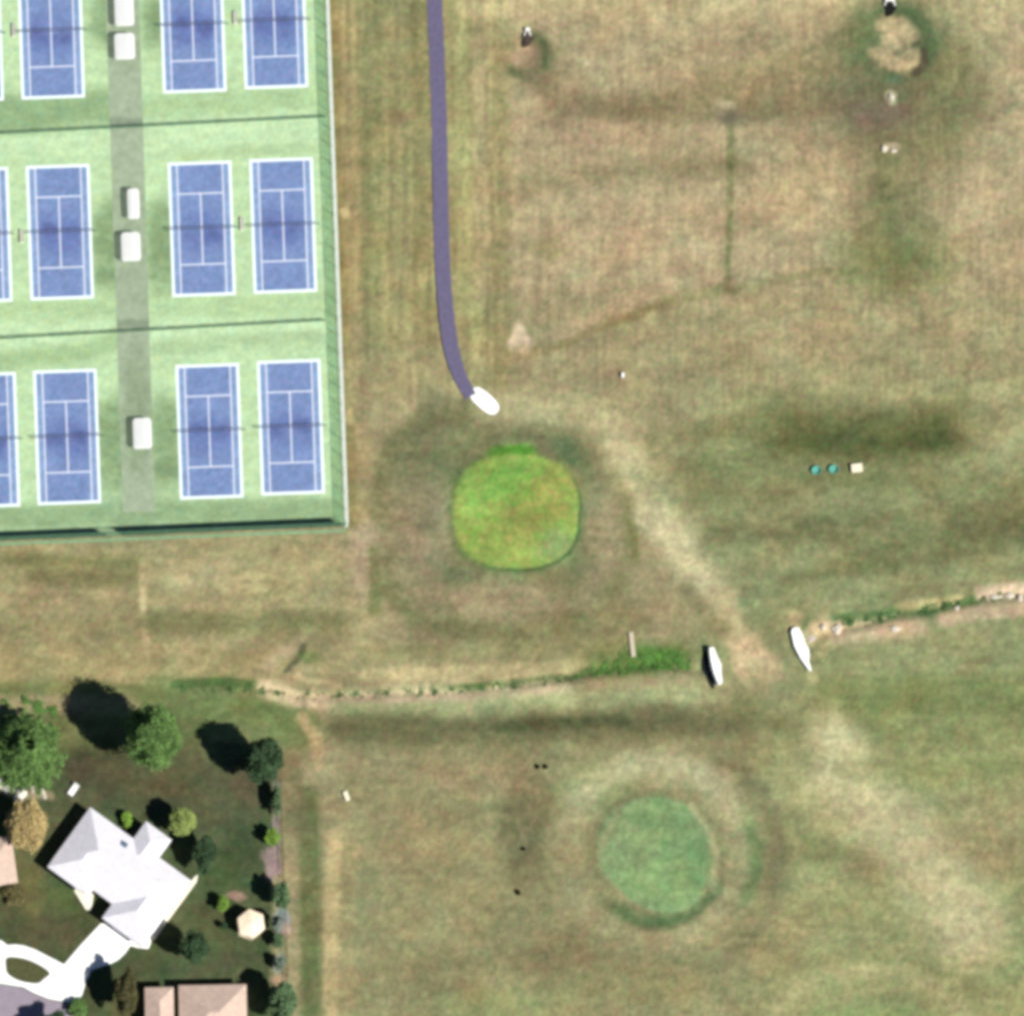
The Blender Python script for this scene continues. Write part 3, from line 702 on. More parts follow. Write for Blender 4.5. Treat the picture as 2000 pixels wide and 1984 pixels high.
# benches
bench0 = None
for sx, sy, lb in ((460, 36, 'cream bench between the two eastern courts of the northern row'), (473, 438, 'cream bench between the two eastern courts of the middle row'),
                   (28, 60, 'cream bench between the two western courts of the northern row'), (43, 462, 'cream bench between the two western courts of the middle row')):
    x, y = P(sx, sy, .45)
    if bench0 is None:
        b0 = empty('court_bench', (x, y, .02), ROT); bench0 = b0
        for k in range(3): MB().box((-.2 + k * .2, 0, .45), (.17, 2.4, .04)).build('seat_slat', M_wood_c if 'M_wood_c' in globals() else mat('cream_slat', (.80, .76, .66), .7, .06), b0)
        for k in range(2): MB().box((.26, 0, .62 + k * .18), (.03, 2.2, .12)).build('back_slat', MATS['cream_slat'], b0)
        for v in (-.9, .9):
            MB().box((0, v, .21), (.45, .06, .42)).build('leg', M_postg, b0)
        bb = b0
    else: bb = copy_tree(bench0); bb.location = (x, y, .02)
    tag(bb, lb, 'bench', 'benches between the court pairs')

# ------------------------------------------------------------------ asphalt path with its white end slab
def ribbon(name, pts, w0, w1, z, m, n=90, thick=.05):
    pts = [Vector((*p, 0)) for p in pts]
    out = []
    def cr(p0, p1, p2, p3, t): return .5 * ((2 * p1) + (-p0 + p2) * t + (2 * p0 - 5 * p1 + 4 * p2 - p3) * t * t + (-p0 + 3 * p1 - 3 * p2 + p3) * t ** 3)
    k = len(pts) - 1
    for i in range(n + 1):
        t = i / n * k; j = min(int(t), k - 1); f = t - j
        out.append(cr(pts[max(j - 1, 0)], pts[j], pts[j + 1], pts[min(j + 2, k)], f))
    vs = []; fs = []
    for i, p in enumerate(out):
        dd = (out[min(i + 1, n)] - out[max(i - 1, 0)]).normalized(); nn = Vector((-dd.y, dd.x, 0)); ww = w0 + (w1 - w0) * sstep(.8, 1, i / n)
        ww *= 1 + .03 * math.sin(i * 1.7) + .02 * math.sin(i * 3.1)
        for s_ in (1, .5, -.5, -1):
            q = p + nn * ww / 2 * s_; vs.append((q.x, q.y, max(z, hz(q.x, q.y) + z)))
    for i in range(n):
        for s_ in range(3): fs.append((i * 4 + s_, (i + 1) * 4 + s_, (i + 1) * 4 + s_ + 1, i * 4 + s_ + 1))
    m_ = MB(); m_.add(vs, fs); o = m_.build(name, m); o['kind'] = 'structure'; return o
ribbon('path', MP([(818, -420), (819, -150), (820, 0), (824, 100), (829, 250), (832, 400), (835, 500), (842, 590), (851, 655), (866, 705), (888, 748)]), 2.75, 2.2, .045, M_path)
x, y = P(946, 783); root = empty('end_slab', (x, y, hz(x, y) + .02), R(-41))
tag(root, 'white oblong concrete slab where the purple grey path ends', 'concrete slab')
SLAB = []
for k in range(3):
    xs_ = [-3.1 + 2.07 * k + 2.05 * j / 8 for j in range(9)]
    wv_ = [1.45 * (1 - abs(q / 3.12) ** 3.2) ** .45 if abs(q) < 3.12 else .1 for q in xs_]
    SLAB.append([(q, -w_) for q, w_ in zip(xs_, wv_)] + [(q, w_) for q, w_ in zip(xs_[::-1], wv_[::-1])])
for k in range(3): MB().prism(SLAB[k], -.02, .14).build('slab_bay', M_whconc, root)

# ------------------------------------------------------------------ culvert across the ditch, outlets, footbridge
def headwall(label, sx, sy, L, ang, side, mcap=M_whconc, wcap=1.3, hh=1.25):
    x, y = P(sx, sy, .5); z = hz(x, y) - .3
    root = empty('culvert_headwall', (x, y, z), ang); tag(root, label, 'headwall', 'concrete headwalls of the ditch crossing')
    # local Y along the wall, local X towards the open ditch side
    n = 7; top = []
    for k in range(n):
        t = k / (n - 1) * 2 - 1; top.append((side * (.0 - .35 * t * t), t * L / 2))
    wd = wcap
    pts = [(px, py) for px, py in top]; back = [(px - side * wd * (1 - .55 * abs(i / (n - 1) * 2 - 1)), py) for i, (px, py) in enumerate(top)]
    foot = pts + back[::-1]
    if side > 0: foot = [(-.95, 3.5), (-.45, 4.1), (.55, 3.9), (.95, 2.4), (1.0, .5), (1.35, -.3), (1.15, -1.5), (.75, -2.5), (.85, -4.3), (.35, -4.0), (-.55, -1.6), (-1.05, .8)]
    MB().prism(foot, 0, hh).build('wall', mcap, root)
    if side < 0: MB().prism([(px + side * .06, py * 1.01) for px, py in top] + [(px + side * -.18, py * 1.01) for px, py in top][::-1], hh, hh + .11).build('coping', mcap, root)
    m_ = MB()
    for k in range(16):
        a0, a1 = 2 * math.pi * k / 16, 2 * math.pi * (k + 1) / 16
        for r0, r1 in ((.42, .54),):
            m_.add([(side * (.0), math.cos(a0) * r0, .5 + math.sin(a0) * r0), (side * .0, math.cos(a1) * r0, .5 + math.sin(a1) * r0), (side * .0, math.cos(a1) * r1, .5 + math.sin(a1) * r1), (side * .0, math.cos(a0) * r1, .5 + math.sin(a0) * r1),
                    (side * .25, math.cos(a0) * r0, .5 + math.sin(a0) * r0), (side * .25, math.cos(a1) * r0, .5 + math.sin(a1) * r0), (side * .25, math.cos(a1) * r1, .5 + math.sin(a1) * r1), (side * .25, math.cos(a0) * r1, .5 + math.sin(a0) * r1)],
                   [(4, 5, 6, 7), (0, 1, 5, 4), (3, 2, 6, 7)])
    off_ = 1.02 if side > 0 else 0
    m_.build('pipe_rim', M_conc, root).location.x = off_
    MB().tube((side * .02, 0, .5), (side * .05, 0, .5), .42, n=16).build('pipe_mouth', M_dark, root).location.x = off_ + (.05 if side > 0 else 0)
    # black sheet at the foot, stands in for the wall's shade
    if side < 0: MB().prism([(-.1, -3.3), (.1, -2.0), (.15, 2.0), (-.1, 3.2), (-.8, 3.1), (-1.35, 1.6), (-1.3, -.6), (-1.05, -2.6), (-.6, -3.9)], .1, .36).build('pool', mat('wall_shade_black', (.008, .012, .012), .4, .3, 2), root)
    return root
MATS_ = None
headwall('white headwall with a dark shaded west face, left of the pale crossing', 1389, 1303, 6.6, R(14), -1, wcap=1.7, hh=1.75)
headwall('bright white curved headwall at the east side of the pale crossing', 1564, 1268, 8.2, R(15), 1, wcap=3.0)
# shade in front of the west headwall is the black sheet built above
def rock_mesh(r, seed):
    rnd = random.Random(seed); bm = bmesh.new(); bmesh.ops.create_icosphere(bm, subdivisions=2, radius=r)
    for v in bm.verts:
        n = v.co.normalized(); f = 1 + .22 * math.sin(n.x * 3.1 + seed) + .18 * math.sin(n.y * 4.3 + seed * 2) + rnd.uniform(-.07, .07)
        v.co = Vector((v.co.x * f, v.co.y * f, v.co.z * f * .6))
    me = bpy.data.meshes.new('rock'); bm.to_mesh(me); bm.free(); return me
ROCKS = [rock_mesh(1, s) for s in range(5)]
def rock(sx, sy, r, label, m, ri=0, group=None, sc=(1, 1, 1), rz=0, cat='rock', name='boulder', h=0.2):
    x, y = P(sx, sy, h); key = (ri, m.name)
    if key not in rock_cache:
        me = ROCKS[ri].copy(); me.materials.append(m); rock_cache[key] = me
    o = link(bpy.data.objects.new(name, rock_cache[key])); o.location = (x, y, hz(x, y) + r * .12)
    o.scale = (r * sc[0], r * sc[1], r * sc[2]); o.rotation_euler = (0, 0, rz); return tag(o, label, cat, group)
rock_cache = {}
g = 'pale rocks along the eastern ditch'
rock(1633, 1227, 1.05, 'largest pale rock in the ditch just east of the bright white headwall', M_rock, 0, g)
rock(1606, 1224, .7, 'pinkish pale rock touching the largest rock near the white headwall', M_rock, 1, g)
rock(1586, 1246, .65, 'flat pinkish rock leaning against the bright white headwall', mat('pink_rock', (.48, .40, .38), .95, .15, 2), 2, g, (1.5, .7, .6), .5)
rock(1750, 1228, .8, 'pale flat rock in the middle of the eastern ditch', M_rock, 3, g, (1.3, .7, .5))
rock(1948, 1163, .8, 'pale rock at the right end of the ditch, left one of the row', M_rock, 4, g, (1.2, .8, .6))
rock(1972, 1160, .9, 'pale pinkish rock at the right end of the ditch, in the middle of the row', M_rock, 1, g, (1.2, .8, .6))
rock(1994, 1167, .7, 'pale rock at the very right edge of the photo in the ditch', M_rock, 2, g, (1, .8, .6))
rock(1869, 1186, .5, 'small tan rock beside the green bend of the eastern ditch', M_rock, 0, g)
g = 'pale stones below the large outlet'
rock(1740, 190, .75, 'pale stone in the dark wet ground, nearer to the large outlet', M_rock, 1, g, (.8, 1.2, .6), .4)
rock(1728, 290, .65, 'left of the two pale stones farther down the wet strip', M_rock, 3, g)
rock(1746, 294, .5, 'right of the two pale stones farther down the wet strip', M_rock, 4, g)

def outlet(label, sx, sy, wdt, deep, mp=None):
    x, y = P(sx, sy, .4); root = empty('drain_outlet', (x, y, hz(x, y) - .15), 0); tag(root, label, 'drain outlet')
    MB().box((0, .25, .45), (wdt, .5, .9)).build('headwall', M_whconc, root, bevel=.03)
    for s_ in (-1, 1): MB().box((s_ * wdt / 2, -.35, .3), (.22, .9, .6), s_ * .4).build('wing_wall', M_conc, root, bevel=.02)
    MB().tube((0, -.02, .4), (0, -.06, .4), .34, n=14).build('pipe_mouth', M_dark, root)
    # dark standing pool at the foot of the pipe
    m_ = MB(); n = 18; pts = []
    for k in range(n):
        t = 2 * math.pi * k / n; r = deep * (1 + .18 * math.sin(3 * t + 1) + .1 * math.sin(5 * t)); pts.append((math.cos(t) * r * .95, -deep * 1.0 + math.sin(t) * r * 1.15 - .1))
    m_.prism(pts, -.25, .20).build('pool', mp or M_pool, root)
    return root
M_pool = mat('murky_water', (.010, .010, .010), .35, .3, 2, spec=.2)
outlet('large white topped drain outlet with a black pool at the top edge of the photo', 1738, 3, 1.6, 1.15)
outlet('small drain outlet with a brown black pool in the hollow east of the path', 1030, 62, .8, 1.15, mat('brown_murky_water', (.05, .038, .028), .6, .5, 1.2))

x, y = P(1235, 1258, .3); root = empty('footbridge', (x, y, hz(x, y + 2) + .1), R(6)); tag(root, 'narrow pale plank footbridge over the green part of the ditch', 'footbridge')
pm = None
for k in range(17):
    if pm is None: o = MB().box((0, 0, .2), (.8, .22, .05)).build('plank', M_wood, root); pm = o.data
    else: o = link(bpy.data.objects.new('plank', pm), root)
    o.location = (random.uniform(-.02, .02), -2.1 + k * .262, 0)
for s_ in (-1, 1): MB().box((s_ * .3, 0, .08), (.12, 4.6, .16)).build('beam', M_wood, root)

# ------------------------------------------------------------------ small things on the course
def tub(sx, sy, label):
    x, y = P(sx, sy, .3); root = empty('teal_tub', (x, y, hz(x, y)), 0); tag(root, label, 'tub', 'teal tubs lying in the grass')
    m_ = MB(); n = 16
    prof = [(.72, 0), (.85, .45), (.9, .5), (.8, .5), (.68, .1)]
    vs = [(math.cos(2 * math.pi * k / n) * r, math.sin(2 * math.pi * k / n) * r * .9, z) for r, z in prof for k in range(n)]
    fs = [(j * n + k, j * n + (k + 1) % n, (j + 1) * n + (k + 1) % n, (j + 1) * n + k) for j in range(4) for k in range(n)] + [tuple(range(4 * n, 5 * n))]
    m_.add(vs, fs); m_.build('tub_shell', M_teal, root, smooth=False)
    m_ = MB(); m_.tube((-.9, 0, .47), (-1.02, 0, .47), .08).tube((.9, 0, .47), (1.02, 0, .47), .08); m_.build('handle', M_teal, root)
tub(1594, 919, 'smaller teal tub, left of the pair in the eastern grass')
tub(1628, 917, 'teal tub, right of the pair, between the other tub and the cream box')
x, y = P(1673, 914, .5); root = empty('utility_box', (x, y, hz(x, y)), .1); tag(root, 'cream utility box standing right of the teal tubs', 'utility box')
MB().box((0, 0, .3), (1.9, 1.4, .6)).build('cabinet', mat('cream_enamel', (.72, .66, .50), .6, .06), root, bevel=.05)
MB().box((0, 0, .63), (2.0, 1.5, .06)).build('lid', MATS['cream_enamel'], root, bevel=.02)
def marker(sx, sy, label, lx, ly, h=.5, m=M_white, rz=0):
    x, y = P(sx, sy, h); root = empty('marker_post', (x, y, hz(x, y)), rz); tag(root, label, 'marker post')
    MB().box((0, 0, h / 2), (lx, ly, h)).build('post', m, root, bevel=.03); MB().box((0, 0, h + .03), (lx * 1.15, ly * 1.15, .06)).build('cap', m, root)
marker(1217, 732, 'small white marker post in dry grass north-east of the first green', .45, .7)
marker(677, 1554, 'small cream marker block in the grass east of the gardens', .7, 1.5, .4, MATS['cream_enamel'], R(20))

# ------------------------------------------------------------------ foliage
def leaves(pos, size, rng, up=.5, elong=1.6):
    n = len(pos)
    nrm = rng.normal(size=(n, 3)); nrm[:, 2] = np.abs(nrm[:, 2]) + up; nrm /= np.linalg.norm(nrm, axis=1)[:, None]
    t = rng.normal(size=(n, 3)); t -= (t * nrm).sum(1)[:, None] * nrm; t /= np.linalg.norm(t, axis=1)[:, None]
    b = np.cross(nrm, t); s = size * rng.uniform(.6, 1.3, n)[:, None]
    v = np.stack([pos - t * s * elong, pos + b * s * .8, pos + t * s * elong, pos - b * s * .8], 1).reshape(-1, 3)
    return v
def quads_obj(name, v, m, parent=None):
    n = len(v) // 4; me = bpy.data.meshes.new(name)
    me.vertices.add(n * 4); me.vertices.foreach_set('co', v.astype(np.float32).ravel())
    me.loops.add(n * 4); me.loops.foreach_set('vertex_index', np.arange(n * 4, dtype=np.int32))
    me.polygons.add(n); me.polygons.foreach_set('loop_start', (np.arange(n) * 4).astype(np.int32)); me.update(calc_edges=True)
    me.materials.append(m); return link(bpy.data.objects.new(name, me), parent)
def tree(name, sx, sy, rx, ry, rz, zc, label, cat, m, n=5000, clumps=60, leaf=.16, seed=1, group=None, trunk=True, streak=False, shell=.55):
    """sx, sy: crown centre in the photo at height zc; rx, ry in metres"""
    rng = np.random.default_rng(seed)
    x, y = P(sx, sy, zc); g_ = hz(x, y); root = empty(name, (x, y, g_)); tag(root, label, cat, group)
    if streak:
        pos = []
        per = n // clumps
        for k in range(clumps):
            lay = rng.uniform(0, 1) ** .8; a = rng.uniform(0, 2 * math.pi)
            rad = .25 + .75 * lay; z0 = zc + rz * (1 - 1.35 * lay); L = rng.uniform(.35, .6) * rad
            t = rng.uniform(0, 1, per); rr = rad - L + L * t * 1.0
            wob = rng.normal(0, .045, per) * (1 - .4 * t); aa = a + wob / np.maximum(rr, .25)
            pos.append(np.stack([np.cos(aa) * rr * rx, np.sin(aa) * rr * ry, z0 - (t ** 1.5) * 1.4 + rng.normal(0, .25, per)], 1))
        pos = np.concatenate(pos)
        core = rng.normal(size=(n // 4, 3)); core /= np.linalg.norm(core, axis=1)[:, None]; core *= rng.uniform(.2, .75, (n // 4, 1))
        core = core * np.array([rx, ry, rz]) + np.array([0, 0, zc]); pos = np.concatenate([pos, core])
    else:
        d_ = rng.normal(size=(clumps, 3)); d_ /= np.linalg.norm(d_, axis=1)[:, None]; d_[:, 2] = np.where(d_[:, 2] < -.5, -d_[:, 2], d_[:, 2])
        cc = d_ * (rng.uniform(shell, 1.0, (clumps, 1))) * .80
        per = n // clumps
        cr = rng.uniform(.16, .30, (clumps, 1, 1))
        p_ = rng.normal(size=(clumps, per, 3)); p_ /= np.linalg.norm(p_, axis=2)[..., None]; p_ *= rng.uniform(.3, 1, (clumps, per, 1)) ** .5
        pos = (cc[:, None, :] + p_ * cr).reshape(-1, 3)
        core = rng.normal(size=(n // 3, 3)); core /= np.linalg.norm(core, axis=1)[:, None]; core *= rng.uniform(.1, .72, (n // 3, 1))
        pos = np.concatenate([pos, core]) * np.array([rx, ry, rz]) + np.array([0, 0, zc])
    pos[:, 2] = np.maximum(pos[:, 2], .12)
    quads_obj('crown', leaves(pos, leaf, rng), m, root)
    if trunk:
        h = max(zc, .5); r = .05 + .035 * max(rx, ry)
        MB().tube((0, 0, -.2), (.1, .05, h * .55), r, r * .7, 9).build('trunk', M_bark, root)
        rr = random.Random(seed)
        for k in range(5):
            a = 2 * math.pi * k / 5 + rr.uniform(-.4, .4)
            MB().tube((.1, .05, h * .5), (math.cos(a) * rx * .55, math.sin(a) * ry * .55, h + rz * rr.uniform(-.1, .4)), r * .5, r * .12, 6).build('limb', M_bark, root)
    else:
        MB().tube((0, 0, -.1), (.03, 0, zc), .05, .02, 6).build('stem', M_bark, root)
    return root
tree('garden_tree', 58, 1462, 7.6, 8.0, 5.0, 6.5, 'big green tree with drooping boughs at the left edge above the gardens', 'tree', L_green, 30000, 190, .15, 3, streak=True)
tree('garden_tree', 304, 1434, 5.7, 6.2, 7.2, 10.2, 'round green tree right of the largest black shadow', 'tree', L_green, 34000, 170, .15, 4)
tree('garden_tree', 517, 1482, 3.9, 4.2, 6.0, 6.9, 'dark green tree at the north-east corner of the garden', 'tree', L_dark, 20000, 120, .14, 5)
tree('garden_tree', 358, 1602, 2.7, 2.7, 2.3, 4.2, 'pale yellow green round tree behind the grey roofed house', 'tree', L_yell, 9000, 110, .13, 6)
tree('garden_tree', 402, 1664, 2.3, 3.8, 2.2, 4.4, 'dark sage tree between the pale grey house and the garden centre', 'tree', L_dark, 9000, 60, .14, 8)
tree('garden_tree', 56, 1610, 4.0, 5.2, 3.0, 4.8, 'golden tan tree left of the pale grey house', 'tree', L_gold, 18000, 180, .14, 9)
tree('garden_tree', 384, 1844, 3.0, 3.5, 3.8, 5.8, 'dark green tree between the driveway and the gazebo', 'tree', L_dark, 8000, 60, .13, 10)
tree('garden_tree', 250, 1932, 2.4, 4.8, 3.0, 5.2, 'olive green tree beside the driveway, left of the tan roof', 'tree', L_olive, 12000, 70, .14, 11)
tree('garden_tree', 553, 1950, 2.9, 3.9, 3.0, 5.2, 'sage green tree at the bottom, right of the tan roof', 'tree', L_sage, 12000, 70, .14, 12)
tree('garden_shrub', 532, 1634, 1.5, 1.8, 1.5, 1.9, 'bright lime shrub on the eastern garden fence', 'shrub', L_lime, 4000, 40, .11, 13, trunk=False)
tree('garden_shrub', 436, 1762, 1.4, 1.7, 1.2, 1.8, 'green shrub north-west of the peach gazebo', 'shrub', L_lime, 3500, 40, .11, 14, trunk=False)
tree('garden_shrub', 437, 1806, .8, .8, .8, 1.1, 'tiny dark shrub just left of the peach gazebo', 'shrub', L_dark, 1500, 20, .1, 15, trunk=False)
tree('garden_shrub', 247, 1600, 1.2, 2.0, 1.0, .9, 'green shrub at the back wall of the pale grey house', 'shrub', L_lime, 3000, 40, .1, 16, trunk=False)
tree('garden_shrub', 30, 1744, 2.4, 2.6, .9, .8, 'low olive tan shrub patch in front of the golden tree', 'shrub', leafmat('leaf_dry', (.16, .14, .06)), 5000, 50, .12, 17, trunk=False)
tree('garden_shrub', 541, 1560, 1.0, 3.3, 1.9, 2.2, 'narrow tall hedge shrub on the fence above the lime shrub', 'shrub', L_sage, 4000, 40, .11, 18, trunk=False)
tree('garden_shrub', 550, 1745, 2.0, 2.8, 2.4, 3.3, 'sage shrub on the fence just above the grey gravel', 'shrub', L_sage, 5000, 50, .12, 19, trunk=False)
tree('garden_shrub', 543, 1800, 1.1, 1.9, 2.2, 3.2, 'small grey green shrub on the fence level with the gazebo', 'shrub', leafmat('leaf_greyish', (.20, .24, .20)), 3500, 40, .11, 20, trunk=False)
tree('garden_shrub', 543, 1834, 1.3, 1.5, 1.4, 1.8, 'small shrub on the fence just below the gazebo', 'shrub', L_sage, 2000, 24, .1, 21, trunk=False)
tree('garden_shrub', 545, 1879, 1.2, 1.5, 1.3, 1.7, 'small shrub on the fence between the gazebo and the bottom tree', 'shrub', leafmat('leaf_grey2', (.14, .19, .14)), 2000, 24, .1, 22, trunk=False)
tree('garden_shrub', 153, 1966, 2.0, 1.8, 1.1, 1.2, 'round green shrub below the driveway mouth', 'shrub', L_green, 4500, 50, .12, 23, trunk=False)
tree('street_tree', 105, 2002, 3.4, 3.4, 2.0, 4.2, 'dark street tree at the bottom edge whose shadow falls on the grey street', 'tree', L_dark, 9000, 60, .14, 24)
tree('garden_tree', -14, 1822, 2.0, 3.0, 2.2, 3.4, 'dark tree cut by the left edge above the driveway', 'tree', L_dark, 6000, 50, .13, 25)
g = 'small dark bushes dotting the dry southern field'
for k, (sx, sy, r, lb) in enumerate(((1050, 1497, .62, 'small dark bush, left of the close pair west of the second green'), (1066, 1497, .55, 'small dark bush, right of the close pair west of the second green'),
                        (1023, 1657, .42, 'faint small dark bush in the middle of the southern field'), (1011, 1742, .75, 'blackest small bush, lowest in the southern field'))):
    tree('field_bush', sx, sy, r * .8, r * .8, .28, .25, lb, 'bush', mat('leaf_blackish_%d' % k, (.016, .022, .012), .8, .3), 1000, 16, .09, 30 + k, g, trunk=False)
# lush growth in the ditch (uncountable)
def growth(name, pts, n, spread, m, label, h=.35, seed=1, cat='ditch plants'):
    rng = np.random.default_rng(seed); pts = np.array(MP(pts)); sl = np.linalg.norm(np.diff(pts, axis=0), axis=1); cs = np.concatenate([[0], np.cumsum(sl)])
    t = rng.uniform(0, cs[-1], n); t = t + .5 * np.sin(t * 2.2) ; t = np.clip(t, 0, cs[-1])
    X = np.interp(t, cs, pts[:, 0]); Y = np.interp(t, cs, pts[:, 1])
    wv = spread * (.5 + .5 * (smooth_noise(t / 2.3, t * 0, seed) * .5 + .5))
    X = X + rng.normal(0, .25, n) * wv; Y = Y + rng.normal(0, .5, n) * wv
    keep = smooth_noise(X / .9, Y / .9, seed + 5) > -.02; X = X[keep]; Y = Y[keep]
    Z = height(X, Y) + rng.uniform(.03, h, len(X))
    o = quads_obj(name, leaves(np.stack([X, Y, Z], 1), .10, rng, .3), m); return tag(o, label, cat, kind='stuff')
growth('ditch_growth', [(1120, 1262), (1180, 1252), (1240, 1246), (1300, 1252)], 11000, 2.2, L_ditch, 'lush green growth filling the ditch around the plank footbridge', .22, 2)
growth('ditch_growth', [(330, 1300), (430, 1299), (500, 1304), (620, 1313), (700, 1307), (850, 1302), (960, 1292), (1060, 1279), (1120, 1266)], 6000, 1.1, L_bankd, 'thin green line of weeds along the western ditch', .14, 3)
growth('ditch_growth', [(1590, 1174), (1640, 1170), (1750, 1148), (1850, 1128), (1890, 1124)], 6000, 1.0, L_bankd, 'patchy green weeds along the eastern ditch', .16, 4)
growth('hedge_bank_growth', [(0, 1318), (60, 1330), (110, 1345)], 3000, 1.5, L_ditch, 'patch of green weeds at the left edge above the big tree', .3, 5)

# ------------------------------------------------------------------ houses
def hip(mbuild, c, hx, hy, z0, pitch, ends=(1, 1), axis='x', over=0):
    """hip roof solid: centre c, half sizes; ridge along axis; ends 1 = hipped, 0 = gable"""
    cx, cy = c; hx2, hy2 = hx, hy
    if axis == 'x': r = hy2 * pitch; e0 = -hx2 + (hy2 if ends[0] else 0); e1 = hx2 - (hy2 if ends[1] else 0); rp = [(cx + e0, cy), (cx + e1, cy)]
    else: r = hx2 * pitch; e0 = -hy2 + (hx2 if ends[0] else 0); e1 = hy2 - (hx2 if ends[1] else 0); rp = [(cx, cy + e0), (cx, cy + e1)]
    t = .18
    b = [(cx - hx2, cy - hy2), (cx + hx2, cy - hy2), (cx + hx2, cy + hy2), (cx - hx2, cy + hy2)]
    vs = [(x_, y_, z0) for x_, y_ in b] + [(x_, y_, z0 + t) for x_, y_ in b] + [(x_, y_, z0 + t + r) for x_, y_ in rp]
    fs = [(3, 2, 1, 0), (0, 1, 5, 4), (1, 2, 6, 5), (2, 3, 7, 6), (3, 0, 4, 7)]
    if axis == 'x': fs += [(4, 5, 9, 8), (6, 7, 8, 9), (7, 4, 8), (5, 6, 9)]
    else: fs += [(5, 6, 9, 8), (7, 4, 8, 9), (4, 5, 8), (6, 7, 9)]
    mbuild.add(vs, fs); return mbuild
def window(root, x, y, z, wdt, hgt, rz):
    f = MB().box((0, 0, 0), (wdt + .16, .08, hgt + .16)).build('window', M_white, root); f.location = (x, y, z); f.rotation_euler = (0, 0, rz)
    g_ = MB().box((0, 0, 0), (wdt, .1, hgt)).build('pane', M_glass, f)
# main pale grey house; local axes: +a runs south-east along the back eave, b runs from back (0) to front
EH = 2.9
nx_, ny_ = P(178, 1575, EH)
root = empty('pale_grey_house', (nx_, ny_, 0), math.atan2(-143, 197))
tag(root, 'large house with pale grey hipped roofs and an attached garage wing', 'house')
px = 1 / SC
def HB(a0, a1, b0, b1): return ((a0 + a1) / 2 * px, -(b0 + b1) / 2 * px), (a1 - a0) / 2 * px, (b1 - b0) / 2 * px
walls = MB(); ins = .5
for a0, a1, b0, b1 in ((0, 243, 0, 127), (0, 97, 60, 143), (146, 243.4, 60, 161), (104, 166, -42, 60)):
    c, hx, hy = HB(a0, a1, b0, b1); walls.box((c[0], c[1], EH / 2), (2 * (hx - ins), 2 * (hy - ins), EH))
walls.build('wall', M_wallc, root)
PITCH = .42
c, hx, hy = HB(0, 243, 0, 127); hip(MB(), c, hx, hy, EH, PITCH).build('main_roof', M_roof1, root)
c, hx, hy = HB(.5, 98, 20, 143); hip(MB(), c, hx, hy, EH + .004, PITCH, (1, 1), 'y').build('wing_roof', M_roof1, root)
c, hx, hy = HB(145, 242.6, 30, 161); hip(MB(), c, hx, hy, EH + .006, PITCH, (1, 1), 'y').build('garage_roof', M_roof1, root)
c, hx, hy = HB(104, 166, -42, 50); hip(MB(), c, hx, hy, EH + .008, PITCH, (1, 1), 'y').build('rear_roof', M_roof1, root)
for a, b, h_ in ((84, 34, 3.9), (190, 40, 4.3)): MB().tube((a * px, -b * px, h_ - .6), (a * px, -b * px, h_ + .35), .12, n=8).build('vent_pipe', M_iron, root)
MB().box((97 * px, -22 * px, EH + 1.2), (1.1, .9, .3)).build('skylight', mat('blue_skylight', (.08, .13, .18), .2, .05), root)
gy_ = -(161 * px - ins) - .03
o = MB().box((0, 0, 0), (4.9, .08, 2.2)).build('garage_door', M_white, root); o.location = (195 * px, gy_, 1.12)
for k in range(4): MB().box((0, -.05, -.82 + k * .55), (4.7, .04, .5)).build('door_panel', M_white, o)
for a in (20, 60): window(root, a * px, -(143 * px - ins) - .04, 1.5, 1.5, 1.3, 0)
for b in (20, 60, 110): window(root, 243 * px - ins + .04, -b * px, 1.5, 1.3, 1.3, R(90))
for b in (40, 90): window(root, ins - .04, -b * px, 1.5, 1.3, 1.3, R(90))
for a in (30, 60, 200): window(root, a * px, -ins + .04, 1.5, 1.4, 1.2, 0)
o = MB().box((0, 0, 0), (1.1, .08, 2.1)).build('front_door', M_wood, root); o.location = (118 * px, -(127 * px - ins) - .04, 1.07)
MB().tube((.4, -.08, -.05), (.4, -.12, -.05), .05).build('handle', M_iron, o)

def simple_house(name, x0, y0, x1, y1, rz, roofs, label, m_roof, wind=()):
    """photo eave corner (x0,y0) top-left; roofs: list of local rects in px with axis"""
    e = 2.8; X, Y = P(x0, y0, e); root = empty(name, (X, Y, 0), rz); tag(root, label, 'house'); W_ = MB()
    for i, (a0, a1, b0, b1, ax, ends) in enumerate(roofs):
        c, hx, hy = HB(a0, a1, b0, b1); W_.box((c[0], c[1], e / 2), (2 * (hx - .45), 2 * (hy - .45), e))
        hip(MB(), c, hx, hy, e + .003 * i, .42, ends, ax).build('roof', m_roof, root)
    W_.build('wall', M_wallc, root)
    for a, b, r_ in wind: window(root, a * px, -b * px, 1.5, 1.3, 1.2, r_)
    return root
simple_house('tan_roofed_house', 284, 1926, 0, 0, R(1), [(66, 198, -3, 112, 'x', (1, 1)), (0, 56, 0, 140, 'y', (1, 1)), (40, 160, 70, 140, 'x', (1, 1))],
             'house with tan pink hipped roofs cut by the bottom edge', M_roof2, ((110, 1.5, 0), (150, 1.5, 0), (193.5, 50, R(90))))
simple_house('neighbour_house', -150, 1655, 0, 0, R(8), [(0, 176, 0, 92, 'x', (1, 1))], 'house with a cream pink roof, only its corner inside the left edge', mat('cream_pink_shingle', A(235, 208, 190), .9, .1, 1.2), ((171, 40, R(90)),))
